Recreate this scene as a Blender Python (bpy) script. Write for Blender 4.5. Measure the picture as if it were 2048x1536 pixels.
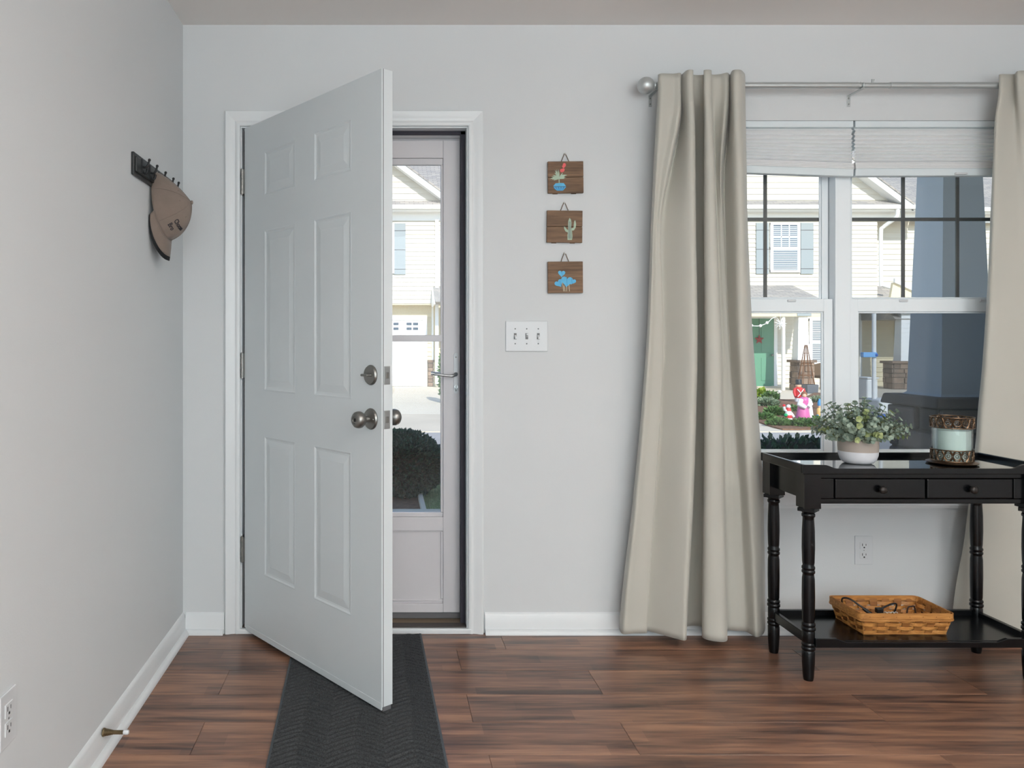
import bpy, bmesh, math, random
from mathutils import Vector, Matrix, noise as mnoise
random.seed(7)
for o in list(bpy.data.objects):
    bpy.data.objects.remove(o)
scene = bpy.context.scene
COL = scene.collection
R = math.radians

# ---------------------------------------------------------------- camera
F = 1589.0            # focal length in pixels of a 2048 x 1536 frame
D = 3.21              # camera distance from the front wall (plane Y = 0)
HC = 1.177            # eye height
PX, PY = 765.0, 683.0 # principal point (lens shift)
cam_d = bpy.data.cameras.new('camera')
cam = bpy.data.objects.new('camera', cam_d); COL.objects.link(cam)
cam.location = (0, -D, HC); cam.rotation_euler = (R(90), 0, 0)
cam_d.sensor_width = 36.0; cam_d.lens = F / 2048 * 36.0
cam_d.shift_x = (1024 - PX) / 2048; cam_d.shift_y = -(768 - PY) / 2048
cam_d.clip_start = 0.05; cam_d.clip_end = 300
scene.camera = cam

# ---------------------------------------------------------------- sky, sun, room light, exposure
world = bpy.data.worlds.new('sky'); scene.world = world; world.use_nodes = True
wn = world.node_tree.nodes; wl = world.node_tree.links
sky = wn.new('ShaderNodeTexSky'); sky.sky_type = 'NISHITA'; sky.sun_disc = False
sky.sun_elevation = R(34); sky.sun_rotation = R(174); sky.air_density = 1.0; sky.dust_density = 0.3; sky.ozone_density = 2.5
wn['Background'].inputs['Strength'].default_value = 0.27
wl.new(sky.outputs['Color'], wn['Background'].inputs['Color'])

def lamp(name, kind, loc, rot, energy, color, **kw):
    d = bpy.data.lights.new(name, kind); d.energy = energy; d.color = color
    for k, v in kw.items(): setattr(d, k, v)
    o = bpy.data.objects.new(name, d); COL.objects.link(o); o.location = loc; o.rotation_euler = rot
    return o
# sun stands behind the house, a little to the right
sd = Vector((-0.10, 0.83, -0.56)).normalized()
sun = lamp('sun', 'SUN', (0, -10, 14), (0, 0, 0), 4.4, (1.0, 0.965, 0.90), angle=R(0.6))
sun.rotation_euler = sd.to_track_quat('-Z', 'Y').to_euler()
# added unseen fill lamp imitating daylight, the room's ceiling lamp, and an added uplight
lamp('added_back_fill', 'AREA', (0.9, -5.05, 1.35), (R(90), 0, 0), 66, (0.79, 0.94, 1.0), shape='RECTANGLE', size=3.0, size_y=1.9)
lamp('ceiling_lamp_light', 'AREA', (2.2, -2.3, 2.33), (0, 0, 0), 12, (1.0, 0.95, 0.88), shape='DISK', size=0.30)
lamp('added_uplight_fill', 'AREA', (1.2, -3.9, 1.78), (R(180), 0, 0), 118, (1.0, 0.965, 0.945), shape='DISK', size=0.32)  # added out of view to brighten the ceiling from below

vs = scene.view_settings
scene.display_settings.display_device = 'sRGB'
vs.view_transform = 'Standard'; vs.look = 'None'; vs.exposure = 0.0; vs.gamma = 1.0; vs.use_curve_mapping = False

# ---------------------------------------------------------------- helpers
def P(px, py, d):
    """point seen at pixel (px,py) at depth d from the camera"""
    return Vector(((px - PX) * d / F, d - D, HC - (py - PY) * d / F))
def XP(px, Y): return (px - PX) * (D + Y) / F
def ZP(py, Y): return HC - (py - PY) * (D + Y) / F

def srgb(h):
    if isinstance(h, str):
        h = h.lstrip('#'); c = [int(h[i:i+2], 16) / 255 for i in (0, 2, 4)]
    else: c = [x / 255 for x in h]
    return tuple((x / 12.92 if x <= .04045 else ((x + .055) / 1.055) ** 2.4) for x in c) + (1,)

MATS = {}
def nodes_of(m):
    return m.node_tree.nodes, m.node_tree.links
def mat(name, color, rough=.5, metal=0, var=0.0, vscale=6.0, bump=0.0, bscale=60.0, stretch=(1, 1, 1), spec=.5, coat=0, sheen=0, trans=0, alpha=1, emit=None, obj_random=0.0):
    if name in MATS: return MATS[name]
    m = bpy.data.materials.new(name); m.use_nodes = True
    n, l = nodes_of(m); b = n['Principled BSDF']
    c = srgb(color)
    b.inputs['Base Color'].default_value = c
    b.inputs['Roughness'].default_value = rough; b.inputs['Metallic'].default_value = metal
    b.inputs['Specular IOR Level'].default_value = spec
    b.inputs['Coat Weight'].default_value = coat; b.inputs['Sheen Weight'].default_value = sheen
    tc = n.new('ShaderNodeTexCoord'); mp = n.new('ShaderNodeMapping'); mp.inputs['Scale'].default_value = stretch
    l.new(tc.outputs['Object'], mp.inputs['Vector'])
    nz = n.new('ShaderNodeTexNoise'); nz.inputs['Scale'].default_value = vscale; nz.inputs['Detail'].default_value = 4
    l.new(mp.outputs['Vector'], nz.inputs['Vector'])
    rp = n.new('ShaderNodeMapRange'); rp.inputs['From Min'].default_value = .3; rp.inputs['From Max'].default_value = .7
    rp.inputs['To Min'].default_value = 1 - var; rp.inputs['To Max'].default_value = 1 + var
    l.new(nz.outputs['Fac'], rp.inputs['Value'])
    fac = rp.outputs['Result']
    if obj_random:
        oi = n.new('ShaderNodeObjectInfo'); r2 = n.new('ShaderNodeMapRange')
        r2.inputs['To Min'].default_value = 1 - obj_random; r2.inputs['To Max'].default_value = 1 + obj_random
        l.new(oi.outputs['Random'], r2.inputs['Value'])
        mu = n.new('ShaderNodeMath'); mu.operation = 'MULTIPLY'; l.new(fac, mu.inputs[0]); l.new(r2.outputs['Result'], mu.inputs[1]); fac = mu.outputs[0]
    mx = n.new('ShaderNodeVectorMath'); mx.operation = 'SCALE'; mx.inputs[0].default_value = c[:3]
    l.new(fac, mx.inputs['Scale']); l.new(mx.outputs['Vector'], b.inputs['Base Color'])
    if bump:
        nb = n.new('ShaderNodeTexNoise'); nb.inputs['Scale'].default_value = bscale; nb.inputs['Detail'].default_value = 3
        l.new(mp.outputs['Vector'], nb.inputs['Vector'])
        bp = n.new('ShaderNodeBump'); bp.inputs['Strength'].default_value = bump; bp.inputs['Distance'].default_value = .002
        l.new(nb.outputs['Fac'], bp.inputs['Height']); l.new(bp.outputs['Normal'], b.inputs['Normal'])
    MATS[name] = m
    return m

def glass_mat(name, tint=(1, 1, 1), refl=1.0, dust=0.0, rough=0.0):
    m = bpy.data.materials.new(name); m.use_nodes = True; n, l = nodes_of(m)
    n.remove(n['Principled BSDF']); out = n['Material Output']
    t = n.new('ShaderNodeBsdfTransparent'); t.inputs['Color'].default_value = tuple(tint) + (1,)
    g = n.new('ShaderNodeBsdfGlossy'); g.inputs['Roughness'].default_value = rough
    fr = n.new('ShaderNodeFresnel'); fr.inputs['IOR'].default_value = 1.45
    mu = n.new('ShaderNodeMath'); mu.operation = 'MULTIPLY'; mu.inputs[1].default_value = refl
    l.new(fr.outputs['Fac'], mu.inputs[0])
    mix = n.new('ShaderNodeMixShader'); l.new(mu.outputs[0], mix.inputs[0]); l.new(t.outputs[0], mix.inputs[1]); l.new(g.outputs[0], mix.inputs[2])
    last = mix
    if dust:
        tc = n.new('ShaderNodeTexCoord'); nz = n.new('ShaderNodeTexNoise'); nz.inputs['Scale'].default_value = 3; nz.inputs['Detail'].default_value = 8
        l.new(tc.outputs['Object'], nz.inputs['Vector'])
        mr = n.new('ShaderNodeMapRange'); mr.inputs['From Min'].default_value = .45; mr.inputs['From Max'].default_value = .8; mr.inputs['To Min'].default_value = dust * .6; mr.inputs['To Max'].default_value = dust * 1.6
        l.new(nz.outputs['Fac'], mr.inputs['Value'])
        df = n.new('ShaderNodeBsdfDiffuse'); df.inputs['Color'].default_value = (.8, .82, .82, 1)
        m2 = n.new('ShaderNodeMixShader'); l.new(mr.outputs['Result'], m2.inputs[0]); l.new(last.outputs[0], m2.inputs[1]); l.new(df.outputs[0], m2.inputs[2]); last = m2
    l.new(last.outputs[0], out.inputs['Surface'])
    MATS[name] = m
    return m

class MB:
    """collects shapes, then links them as ONE mesh object"""
    def __init__(s): s.v = []; s.f = []
    def add(s, vs_, fs_):
        b = len(s.v); s.v += [tuple(p) for p in vs_]; s.f += [tuple(b + i for i in f) for f in fs_]; return s
    def box(s, x0, x1, y0, y1, z0, z1):
        v = [(x0,y0,z0),(x1,y0,z0),(x1,y1,z0),(x0,y1,z0),(x0,y0,z1),(x1,y0,z1),(x1,y1,z1),(x0,y1,z1)]
        return s.add(v, [(0,3,2,1),(4,5,6,7),(0,1,5,4),(1,2,6,5),(2,3,7,6),(3,0,4,7)])
    def hexa(s, bottom, top):
        """two quads, each 4 points counter-clockwise from above"""
        return s.add(list(bottom) + list(top), [(0,3,2,1),(4,5,6,7),(0,1,5,4),(1,2,6,5),(2,3,7,6),(3,0,4,7)])
    def prism(s, poly, y0, y1, plane='XZ'):
        n = len(poly)
        def pt(a, b, c):
            return (a, c, b) if plane == 'XZ' else ((c, a, b) if plane == 'YZ' else (a, b, c))
        v = [pt(a, b, y0) for a, b in poly] + [pt(a, b, y1) for a, b in poly]
        f = [tuple(range(n)), tuple(range(2*n-1, n-1, -1))] + [(i, i+n, (i+1)%n+n, (i+1)%n) for i in range(n)]
        return s.add(v, f)
    def lathe(s, prof, center=(0,0,0), seg=24, axis='Z', cap=True):
        cx, cy, cz = center; v = []; f = []
        for r, h in prof:
            for k in range(seg):
                a = 2*math.pi*k/seg; c, t = r*math.cos(a), r*math.sin(a)
                if axis == 'Z': v.append((cx+c, cy+t, cz+h))
                elif axis == 'Y': v.append((cx+c, cy+h, cz+t))
                else: v.append((cx+h, cy+c, cz+t))
        n = len(prof)
        for i in range(n-1):
            for k in range(seg):
                f.append((i*seg+k, i*seg+(k+1)%seg, (i+1)*seg+(k+1)%seg, (i+1)*seg+k))
        if cap:
            f.append(tuple(range(seg-1, -1, -1))); f.append(tuple((n-1)*seg+k for k in range(seg)))
        return s.add(v, f)
    def tube(s, pts, r, seg=8, closed=False, cap=True):
        pts = [Vector(p) for p in pts]; n = len(pts)
        rs = r if isinstance(r, (list, tuple)) else [r]*n
        v = []; up = None
        for i, p in enumerate(pts):
            if closed: t = (pts[(i+1)%n] - pts[i-1])
            else: t = pts[min(i+1, n-1)] - pts[max(i-1, 0)]
            t.normalize()
            if up is None:
                up = Vector((0,0,1)) if abs(t.z) < .9 else Vector((1,0,0))
            side = t.cross(up); 
            if side.length < 1e-6: side = t.orthogonal()
            side.normalize(); up = side.cross(t).normalized()
            for k in range(seg):
                a = 2*math.pi*k/seg
                v.append(p + side*(rs[i]*math.cos(a)) + up*(rs[i]*math.sin(a)))
        f = []
        m = n if closed else n-1
        for i in range(m):
            j = (i+1) % n
            for k in range(seg):
                f.append((i*seg+k, i*seg+(k+1)%seg, j*seg+(k+1)%seg, j*seg+k))
        if cap and not closed:
            f.append(tuple(range(seg-1,-1,-1))); f.append(tuple((n-1)*seg+k for k in range(seg)))
        return s.add(v, f)
    def grid(s, rows, closed_u=False):
        """rows: list of equally long lists of points"""
        m = len(rows[0]); v = [p for r_ in rows for p in r_]; f = []
        for i in range(len(rows)-1):
            for k in range(m if closed_u else m-1):
                f.append((i*m+k, i*m+(k+1)%m, (i+1)*m+(k+1)%m, (i+1)*m+k))
        return s.add(v, f)
    def ball(s, c, r, seg=16, rings=10, squash=(1,1,1)):
        rows = []
        for i in range(rings+1):
            a = math.pi*i/rings
            rr = max(math.sin(a), 1e-4)
            rows.append([(c[0]+r*squash[0]*rr*math.cos(2*math.pi*k/seg), c[1]+r*squash[1]*rr*math.sin(2*math.pi*k/seg), c[2]-r*squash[2]*math.cos(a)) for k in range(seg)])
        return s.grid(rows, True)
    def build(s, name, m, parent=None, local=False, smooth=None, bevel=0, solid=0, kind=None, label=None, recalc=True, segs=2):
        off = Vector((0,0,0))
        if parent is not None and not local:
            p = parent
            while p is not None: off += p.location; p = p.parent
        me = bpy.data.meshes.new(name)
        me.from_pydata([(a[0]-off.x, a[1]-off.y, a[2]-off.z) for a in s.v], [], s.f)
        if recalc:
            bm = bmesh.new(); bm.from_mesh(me); bmesh.ops.recalc_face_normals(bm, faces=bm.faces); bm.to_mesh(me); bm.free()
        if smooth is not None:
            me.shade_smooth()
            if smooth < 180: me.set_sharp_from_angle(angle=R(smooth))
        me.materials.append(MATS[m] if isinstance(m, str) else m)
        o = bpy.data.objects.new(name, me); COL.objects.link(o); o.parent = parent
        if solid:
            md = o.modifiers.new('solid', 'SOLIDIFY'); md.thickness = solid; md.offset = 0
        if bevel:
            md = o.modifiers.new('bevel', 'BEVEL'); md.width = bevel; md.segments = segs; md.limit_method = 'ANGLE'; md.angle_limit = R(40)
            md.harden_normals = False
        if kind: o['kind'] = kind
        if label: o['label'] = label
        return o

def thing(name, label, cat, loc=(0,0,0), rotz=0, group=None):
    o = bpy.data.objects.new(name, None); COL.objects.link(o); o.location = loc; o.rotation_euler = (0,0,rotz)
    o.empty_display_size = .1
    o['label'] = label; o['category'] = cat
    if group: o['group'] = group
    return o
def tag(o, label, cat, group=None):
    o['label'] = label; o['category'] = cat
    if group: o['group'] = group
    return o
def share(src, parent, loc, name=None, rot=None, scale=None):
    c = src.copy(); COL.objects.link(c); c.parent = parent; c.location = loc
    if name: c.name = name
    if rot is not None: c.rotation_euler = rot
    if scale is not None: c.scale = scale
    return c
def root_struct(name, loc=(0,0,0), label=None):
    o = bpy.data.objects.new(name, None); COL.objects.link(o); o.location = loc; o['kind'] = 'structure'
    if label: o['label'] = label
    return o
def lerp(a, b, t): return a + (b-a)*t
def catmull(pts, n):
    """resample a list of tuples with Catmull-Rom, n steps per span"""
    out = []; m = len(pts)
    for i in range(m-1):
        p0, p1, p2, p3 = pts[max(i-1,0)], pts[i], pts[i+1], pts[min(i+2,m-1)]
        for k in range(n):
            t = k/n
            out.append(tuple(.5*((2*b)+(-a+c)*t+(2*a-5*b+4*c-d)*t*t+(-a+3*b-3*c+d)*t**3) for a,b,c,d in zip(p0,p1,p2,p3)))
    out.append(tuple(pts[-1]))
    return out

# ---------------------------------------------------------------- materials
mat('wall_paint', (215,217,218), .85, bump=.12, bscale=220, var=.012, vscale=1.5)
mat('ceiling_paint', (236,232,228), .9, bump=.1, bscale=200)
mat('trim_white', (228,230,231), .35, var=.01)
mat('door_white', (214,219,221), .38, var=.012, vscale=2, bump=.04, bscale=150)
mat('storm_white', (212,208,210), .4)
mat('vinyl_white', (240,245,248), .35)
mat('plastic_white', (214,216,218), .3)
mat('weatherstrip', (46,42,52), .7)
mat('nickel', (142,140,136), .36, 1.0, var=.05, vscale=30)
mat('steel_brushed', (176,178,178), .35, 1.0)
mat('rod_silver', (196,200,200), .42, .75)
mat('dark_hole', (30,30,30), .8)
mat('black_paint', (9,10,12), .22, var=.15, vscale=9, bump=.03, bscale=90, stretch=(1,12,12), spec=.35)
mat('black_gloss', (8,9,11), .06, var=.1, vscale=9, spec=.9, coat=1.0)
mat('hook_black', (24,24,26), .45)
mat('rail_black', (34,37,38), .4)
mat('cap_brown', (126,112,102), .95, var=.05, vscale=40, bump=.3, bscale=500, sheen=.2)
mat('cap_black', (22,22,24), .9, bump=.3, bscale=500)
mat('thread_dark', (36,34,40), .8)
mat('curtain_cloth', (188,185,175), .62, var=.015, vscale=3, bump=.06, bscale=300, sheen=.25)
mat('threshold_metal', (150,130,108), .45, .6)
mat('threshold_dark', (62,54,50), .6)
mat('rubber_grey', (96,96,98), .7)
mat('glass_bar', (72,69,68), .5)
mat('detail_grey', (120,122,124), .7)  # mid grey for the door edge seam, switch slots and screws
glass_mat('window_glass', (.97,.985,.98), .55, dust=.02)
glass_mat('storm_glass', (.97,.98,.98), .6, dust=.012)
glass_mat('clear_glass', (.95,.97,.97), .45)
glass_mat('insect_screen', (.62,.64,.66), 0.0, dust=.03)

def wood_mat(name, c_dark, c_mid, c_light, rough, gscale=1.0, coat=0.0, axis='X', strips=0.0, rnd=.12):
    m = bpy.data.materials.new(name); m.use_nodes = True; n, l = nodes_of(m); b = n['Principled BSDF']
    tc = n.new('ShaderNodeTexCoord'); oi = n.new('ShaderNodeObjectInfo')
    va = n.new('ShaderNodeVectorMath'); va.operation = 'ADD'
    sc_ = n.new('ShaderNodeVectorMath'); sc_.operation = 'SCALE'; sc_.inputs[0].default_value = (37.3, 11.7, 5.1)
    l.new(oi.outputs['Random'], sc_.inputs['Scale']); l.new(tc.outputs['Object'], va.inputs[0]); l.new(sc_.outputs[0], va.inputs[1])
    mp = n.new('ShaderNodeMapping'); s1, s2 = 1.1*gscale, 13*gscale
    mp.inputs['Scale'].default_value = (s1, s2, s2) if axis == 'X' else (s2, s2, s1)
    l.new(va.outputs[0], mp.inputs['Vector'])
    nz = n.new('ShaderNodeTexNoise'); nz.inputs['Scale'].default_value = 1.5; nz.inputs['Detail'].default_value = 6; nz.inputs['Distortion'].default_value = .6
    l.new(mp.outputs[0], nz.inputs['Vector'])
    nf = n.new('ShaderNodeTexNoise'); nf.inputs['Scale'].default_value = 5.5; nf.inputs['Detail'].default_value = 5; nf.inputs['Distortion'].default_value = .3
    l.new(mp.outputs[0], nf.inputs['Vector'])
    ad = n.new('ShaderNodeMath'); ad.operation = 'MULTIPLY_ADD'; ad.inputs[1].default_value = .38; l.new(nf.outputs['Fac'], ad.inputs[0])
    mu = n.new('ShaderNodeMath'); mu.operation = 'MULTIPLY'; mu.inputs[1].default_value = .62; l.new(nz.outputs['Fac'], mu.inputs[0]); l.new(mu.outputs[0], ad.inputs[2])
    last = ad.outputs[0]
    if strips:
        sp = n.new('ShaderNodeSeparateXYZ'); l.new(va.outputs[0], sp.inputs[0])
        dv = n.new('ShaderNodeMath'); dv.operation = 'DIVIDE'; dv.inputs[1].default_value = strips; l.new(sp.outputs['Y'], dv.inputs[0])
        fl = n.new('ShaderNodeMath'); fl.operation = 'FLOOR'; l.new(dv.outputs[0], fl.inputs[0])
        dx = n.new('ShaderNodeMath'); dx.operation = 'DIVIDE'; dx.inputs[1].default_value = .47; l.new(sp.outputs['X'], dx.inputs[0])
        k = n.new('ShaderNodeMath'); k.operation = 'MULTIPLY_ADD'; k.inputs[1].default_value = .37; l.new(fl.outputs[0], k.inputs[0]); l.new(dx.outputs[0], k.inputs[2])
        f2 = n.new('ShaderNodeMath'); f2.operation = 'FLOOR'; l.new(k.outputs[0], f2.inputs[0])
        cb = n.new('ShaderNodeCombineXYZ'); l.new(fl.outputs[0], cb.inputs[0]); l.new(f2.outputs[0], cb.inputs[1])
        w = n.new('ShaderNodeTexWhiteNoise'); w.noise_dimensions = '3D'; l.new(cb.outputs[0], w.inputs['Vector'])
        a2 = n.new('ShaderNodeMath'); a2.operation = 'MULTIPLY_ADD'; a2.inputs[1].default_value = .10; l.new(w.outputs['Value'], a2.inputs[0]); 
        s3 = n.new('ShaderNodeMath'); s3.operation = 'SUBTRACT'; s3.inputs[1].default_value = .05; l.new(last, s3.inputs[0]); l.new(s3.outputs[0], a2.inputs[2]); last = a2.outputs[0]
    cr = n.new('ShaderNodeValToRGB'); e = cr.color_ramp.elements
    e[0].position = .36; e[0].color = srgb(c_dark); e[1].position = .66; e[1].color = srgb(c_light)
    x = e.new(.5); x.color = srgb(c_mid)
    l.new(last, cr.inputs['Fac'])
    r2 = n.new('ShaderNodeMapRange'); r2.inputs['To Min'].default_value = 1-rnd; r2.inputs['To Max'].default_value = 1+rnd
    l.new(oi.outputs['Random'], r2.inputs['Value'])
    ms = n.new('ShaderNodeVectorMath'); ms.operation = 'SCALE'; l.new(cr.outputs['Color'], ms.inputs[0]); l.new(r2.outputs[0], ms.inputs['Scale'])
    l.new(ms.outputs[0], b.inputs['Base Color'])
    rr = n.new('ShaderNodeMapRange'); rr.inputs['To Min'].default_value = rough*.85; rr.inputs['To Max'].default_value = rough*1.25; l.new(nf.outputs['Fac'], rr.inputs['Value'])
    l.new(rr.outputs[0], b.inputs['Roughness'])
    bp = n.new('ShaderNodeBump'); bp.inputs['Strength'].default_value = .12; bp.inputs['Distance'].default_value = .001
    l.new(nf.outputs['Fac'], bp.inputs['Height']); l.new(bp.outputs[0], b.inputs['Normal'])
    b.inputs['Coat Weight'].default_value = coat; b.inputs['Coat Roughness'].default_value = .15
    MATS[name] = m; return m
wood_mat('floor_wood', (70,50,42), (122,88,70), (160,118,92), .30, 1.0, strips=.0647, rnd=.10)
wood_mat('plaque_wood', (86,64,46), (114,88,66), (136,106,80), .65, 2.6, rnd=.15)
wood_mat('splint_dark', (122,74,32), (150,98,48), (168,114,60), .5, 6.0, rnd=.10)
wood_mat('splint_wood', (150,96,44), (184,126,64), (206,150,84), .5, 6.0, rnd=.10)

# ---------------------------------------------------------------- the room
XL, XR, YB, HZ = -0.806, 3.35, -5.2, 2.456
WT = 0.15                       # front wall thickness
DJL, DJR, DH = -0.568, 0.340, 2.040   # door jamb faces and head
WX0, WX1, WZ0, WZ1 = 1.135, 2.683, 0.640, 2.070   # window opening
m = MB()
m.box(XL-.15, DJL-.02, 0, WT, 0, 2.8); m.box(DJL-.02, DJR+.02, 0, WT, DH+.02, 2.8)
m.box(DJR+.02, WX0, 0, WT, 0, 2.8); m.box(WX0, WX1, 0, WT, WZ1, 2.8); m.box(WX0, WX1, 0, WT, 0, WZ0); m.box(WX1, XR+.15, 0, WT, 0, 2.8)
m.build('wall_front', 'wall_paint', kind='structure')
MB().box(XL-.15, XL, YB, 0, 0, 2.8).build('wall_left', 'wall_paint', kind='structure')
MB().box(XR, XR+.15, YB, 0, 0, 2.8).build('wall_right', 'wall_paint', kind='structure')
MB().box(XL-.15, XR+.15, YB-.15, YB, 0, 2.8).build('wall_back', 'wall_paint', kind='structure')
MB().box(XL, XR, YB, 0, HZ, HZ+.12).build('ceiling', 'ceiling_paint', kind='structure')

# floor: subfloor slab with every laminate plank laid on it
fl = MB().box(XL-.15, XR+.15, YB-.15, WT, -.06, -.012).build('floor', 'threshold_dark', kind='structure')
PW, PL = 0.194, 1.283
row_joint = {0: .473, 1: .283, 2: .736, 3: .28, 4: .734, 5: .303}
plank_mesh = {}
def plank(x0, x1, y0, y1):
    key = (round(x1-x0, 3), round(y1-y0, 3))
    cx, cy = (x0+x1)/2, (y0+y1)/2
    if key in plank_mesh:
        share(plank_mesh[key], fl, (cx, cy, 0)); return
    a, b = (x1-x0)/2-.0004, (y1-y0)/2-.0004
    o = MB().box(-a, a, -b, b, -.012, 0).build('plank', 'floor_wood', fl, local=True, bevel=.0009, segs=1)
    o.location = (cx, cy, 0); plank_mesh[key] = o
for i in range(28):
    y1 = .022 - i*PW; y0 = y1-PW
    j0 = row_joint.get(i, random.uniform(-.4, .8))
    if y0 < YB: y0 = YB
    if y1-y0 < .03: continue
    j = j0
    while j > XL: j -= PL
    while j < XR:
        a, b = max(j, XL), min(j+PL, XR)
        if b-a > .02: plank(a, b, y0, min(y1, 0.0) if i == 0 else y1)
        j += PL

# baseboards with a shoe moulding each
def baseboard(name, prof, a, b, axis):
    """prof: (out, z) polygon; along axis from a to b"""
    m = MB()
    if axis == 'front': m.prism([(-o, z) for o, z in prof], a, b, 'YZ')
    elif axis == 'left': m.prism([(XL+o, z) for o, z in prof], a, b, 'XZ')
    return m.build(name, 'trim_white', kind='structure', smooth=50)
base_prof = [(0,0),(.013,0),(.013,.060),(.010,.066),(.0095,.071),(.006,.078),(.002,.083),(0,.084)]
shoe_prof = [(.013,0),(.031,0),(.0305,.006),(.028,.012),(.023,.0165),(.018,.019),(.013,.0195)]
bb = baseboard('baseboard_front', base_prof, .413, XR, 'front')
for a, b, nm in ((.413, XR, 'shoe_moulding'),):
    o = baseboard(nm, shoe_prof, a, b, 'front'); o.parent = bb; del o['kind']
bb2 = baseboard('baseboard_front_left', base_prof, XL+.013, -.637, 'front')
o = baseboard('shoe_moulding', shoe_prof, XL+.013, -.64, 'front'); o.parent = bb2; del o['kind']
bb3 = baseboard('baseboard_left', base_prof, YB, 0, 'left')
o = baseboard('shoe_moulding', shoe_prof, YB, -.012, 'left'); o.parent = bb3; del o['kind']

# added, unseen window on the solid back wall: frame and white blind only
w2 = root_struct('added_window', (.9, YB, .3))
m = MB()
for a in (-.64, 2.38): m.box(a, a+.06, YB, YB+.04, .33, 2.37)
for z in (.33, 2.31): m.box(-.64, 2.44, YB, YB+.04, z, z+.06)
m.build('window_frame', 'vinyl_white', w2)
MB().box(-.58, 2.38, YB+.01, YB+.02, .39, 2.31).build('blind', 'trim_white', w2)
cl = thing('ceiling_lamp', 'round frosted ceiling lamp behind the camera', 'lamp', (2.2, -2.3, HZ))
MB().lathe([(.02,0),(.16,0),(.16,-.02),(.02,-.02)], (2.2,-2.3,HZ)).build('base', 'steel_brushed', cl, smooth=40)

tl = thing('added_uplighter', 'added unseen uplighter brightening the ceiling, behind the camera', 'lamp', (1.2, -3.9, 0))  # stand added to carry the ceiling uplight, never in view
MB().lathe([(.0,.0),(.15,.0),(.15,.02),(.02,.03)], (1.2,-3.9,0)).build('base', 'steel_brushed', tl, smooth=40)
MB().lathe([(.012,.02),(.012,1.66)], (1.2,-3.9,0)).build('pole', 'steel_brushed', tl, smooth=40)
MB().lathe([(.02,1.65),(.12,1.68),(.20,1.80),(.198,1.80),(.118,1.684),(.02,1.656)], (1.2,-3.9,0), cap=False).build('lamp_shade', 'steel_brushed', tl, smooth=40)
# ---------------------------------------------------------------- door opening: jambs, stops, casing, threshold
dj = root_struct('trim_1', (0, 0, 0))
def frame_piece(name, mtl, boxes, parent, **k):
    m = MB()
    for b in boxes: m.box(*b)
    return m.build(name, mtl, parent, **k)
frame_piece('jamb', 'trim_white', [(DJL-.02, DJL, .002, WT, 0, DH)], dj, bevel=.002)
frame_piece('jamb', 'trim_white', [(DJR, DJR+.02, .002, WT, 0, DH)], dj, bevel=.002)
frame_piece('head_jamb', 'trim_white', [(DJL-.02, DJR+.02, .002, WT, DH, DH+.02)], dj, bevel=.002)
for nm, b in (('stop', (DJL, DJL+.013, .058, WT, 0, DH)), ('stop', (DJR-.013, DJR, .058, WT, 0, DH)), ('stop', (DJL, DJR, .058, WT, DH-.013, DH))):
    frame_piece(nm, 'trim_white', [b], dj)
for nm, b in (('weather_seal', (DJL, DJL+.020, .047, .058, .02, DH)), ('weather_seal', (DJR-.021, DJR, .047, .058, .02, DH)), ('weather_seal', (DJL, DJR, .047, .058, DH-.016, DH))):
    frame_piece(nm, 'weatherstrip', [b], dj, bevel=.002)
# casing: moulded profile, mitred
CI, CW = .006, .060
cas_prof = [(0,0),(0,.010),(.006,.014),(.014,.0145),(.020,.011),(.034,.013),(.046,.018),(.056,.019),(.060,.016),(.060,0)]  # (across from inner edge, out)
def casing(parts):
    for nm, p0, p1, n0, n1 in parts:
        m = MB(); rows = []
        for p, n in ((p0, n0), (p1, n1)):
            rows.append([(p[0]+n[0]*a, -o, p[1]+n[1]*a) for a, o in cas_prof])
        m.grid(rows, True); k = len(cas_prof); m.f.append(tuple(range(k))); m.f.append(tuple(range(2*k-1, k-1, -1)))
        m.build(nm, 'trim_white', dj, smooth=35)
x0, x1, zt = DJL-CI, DJR+CI, DH+CI
casing([('casing', (x0, 0), (x0, zt), (-1, 0), (-1, 1)), ('casing', (x1, 0), (x1, zt), (1, 0), (1, 1)), ('head_casing', (x0, zt), (x1, zt), (-1, 1), (1, 1))])
# threshold
th = MB().box(DJL, DJR, .012, WT+.04, -.01, .018).build('threshold', 'threshold_metal', dj, bevel=.004)
MB().box(DJL, DJR, .004, .05, .018, .024).build('sill_strip', 'threshold_dark', dj, bevel=.002)
MB().box(DJL-.02, DJR+.02, -.016, .004, 0, .020).build('sill_riser', 'trim_white', dj, bevel=.003)
# strike plates on the right jamb
for z in (.930, 1.07):
    MB().box(DJR-.0015, DJR+.001, .008, .040, z-.028, z+.028).build('strike_plate', 'steel_brushed', dj, bevel=.001)

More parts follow.
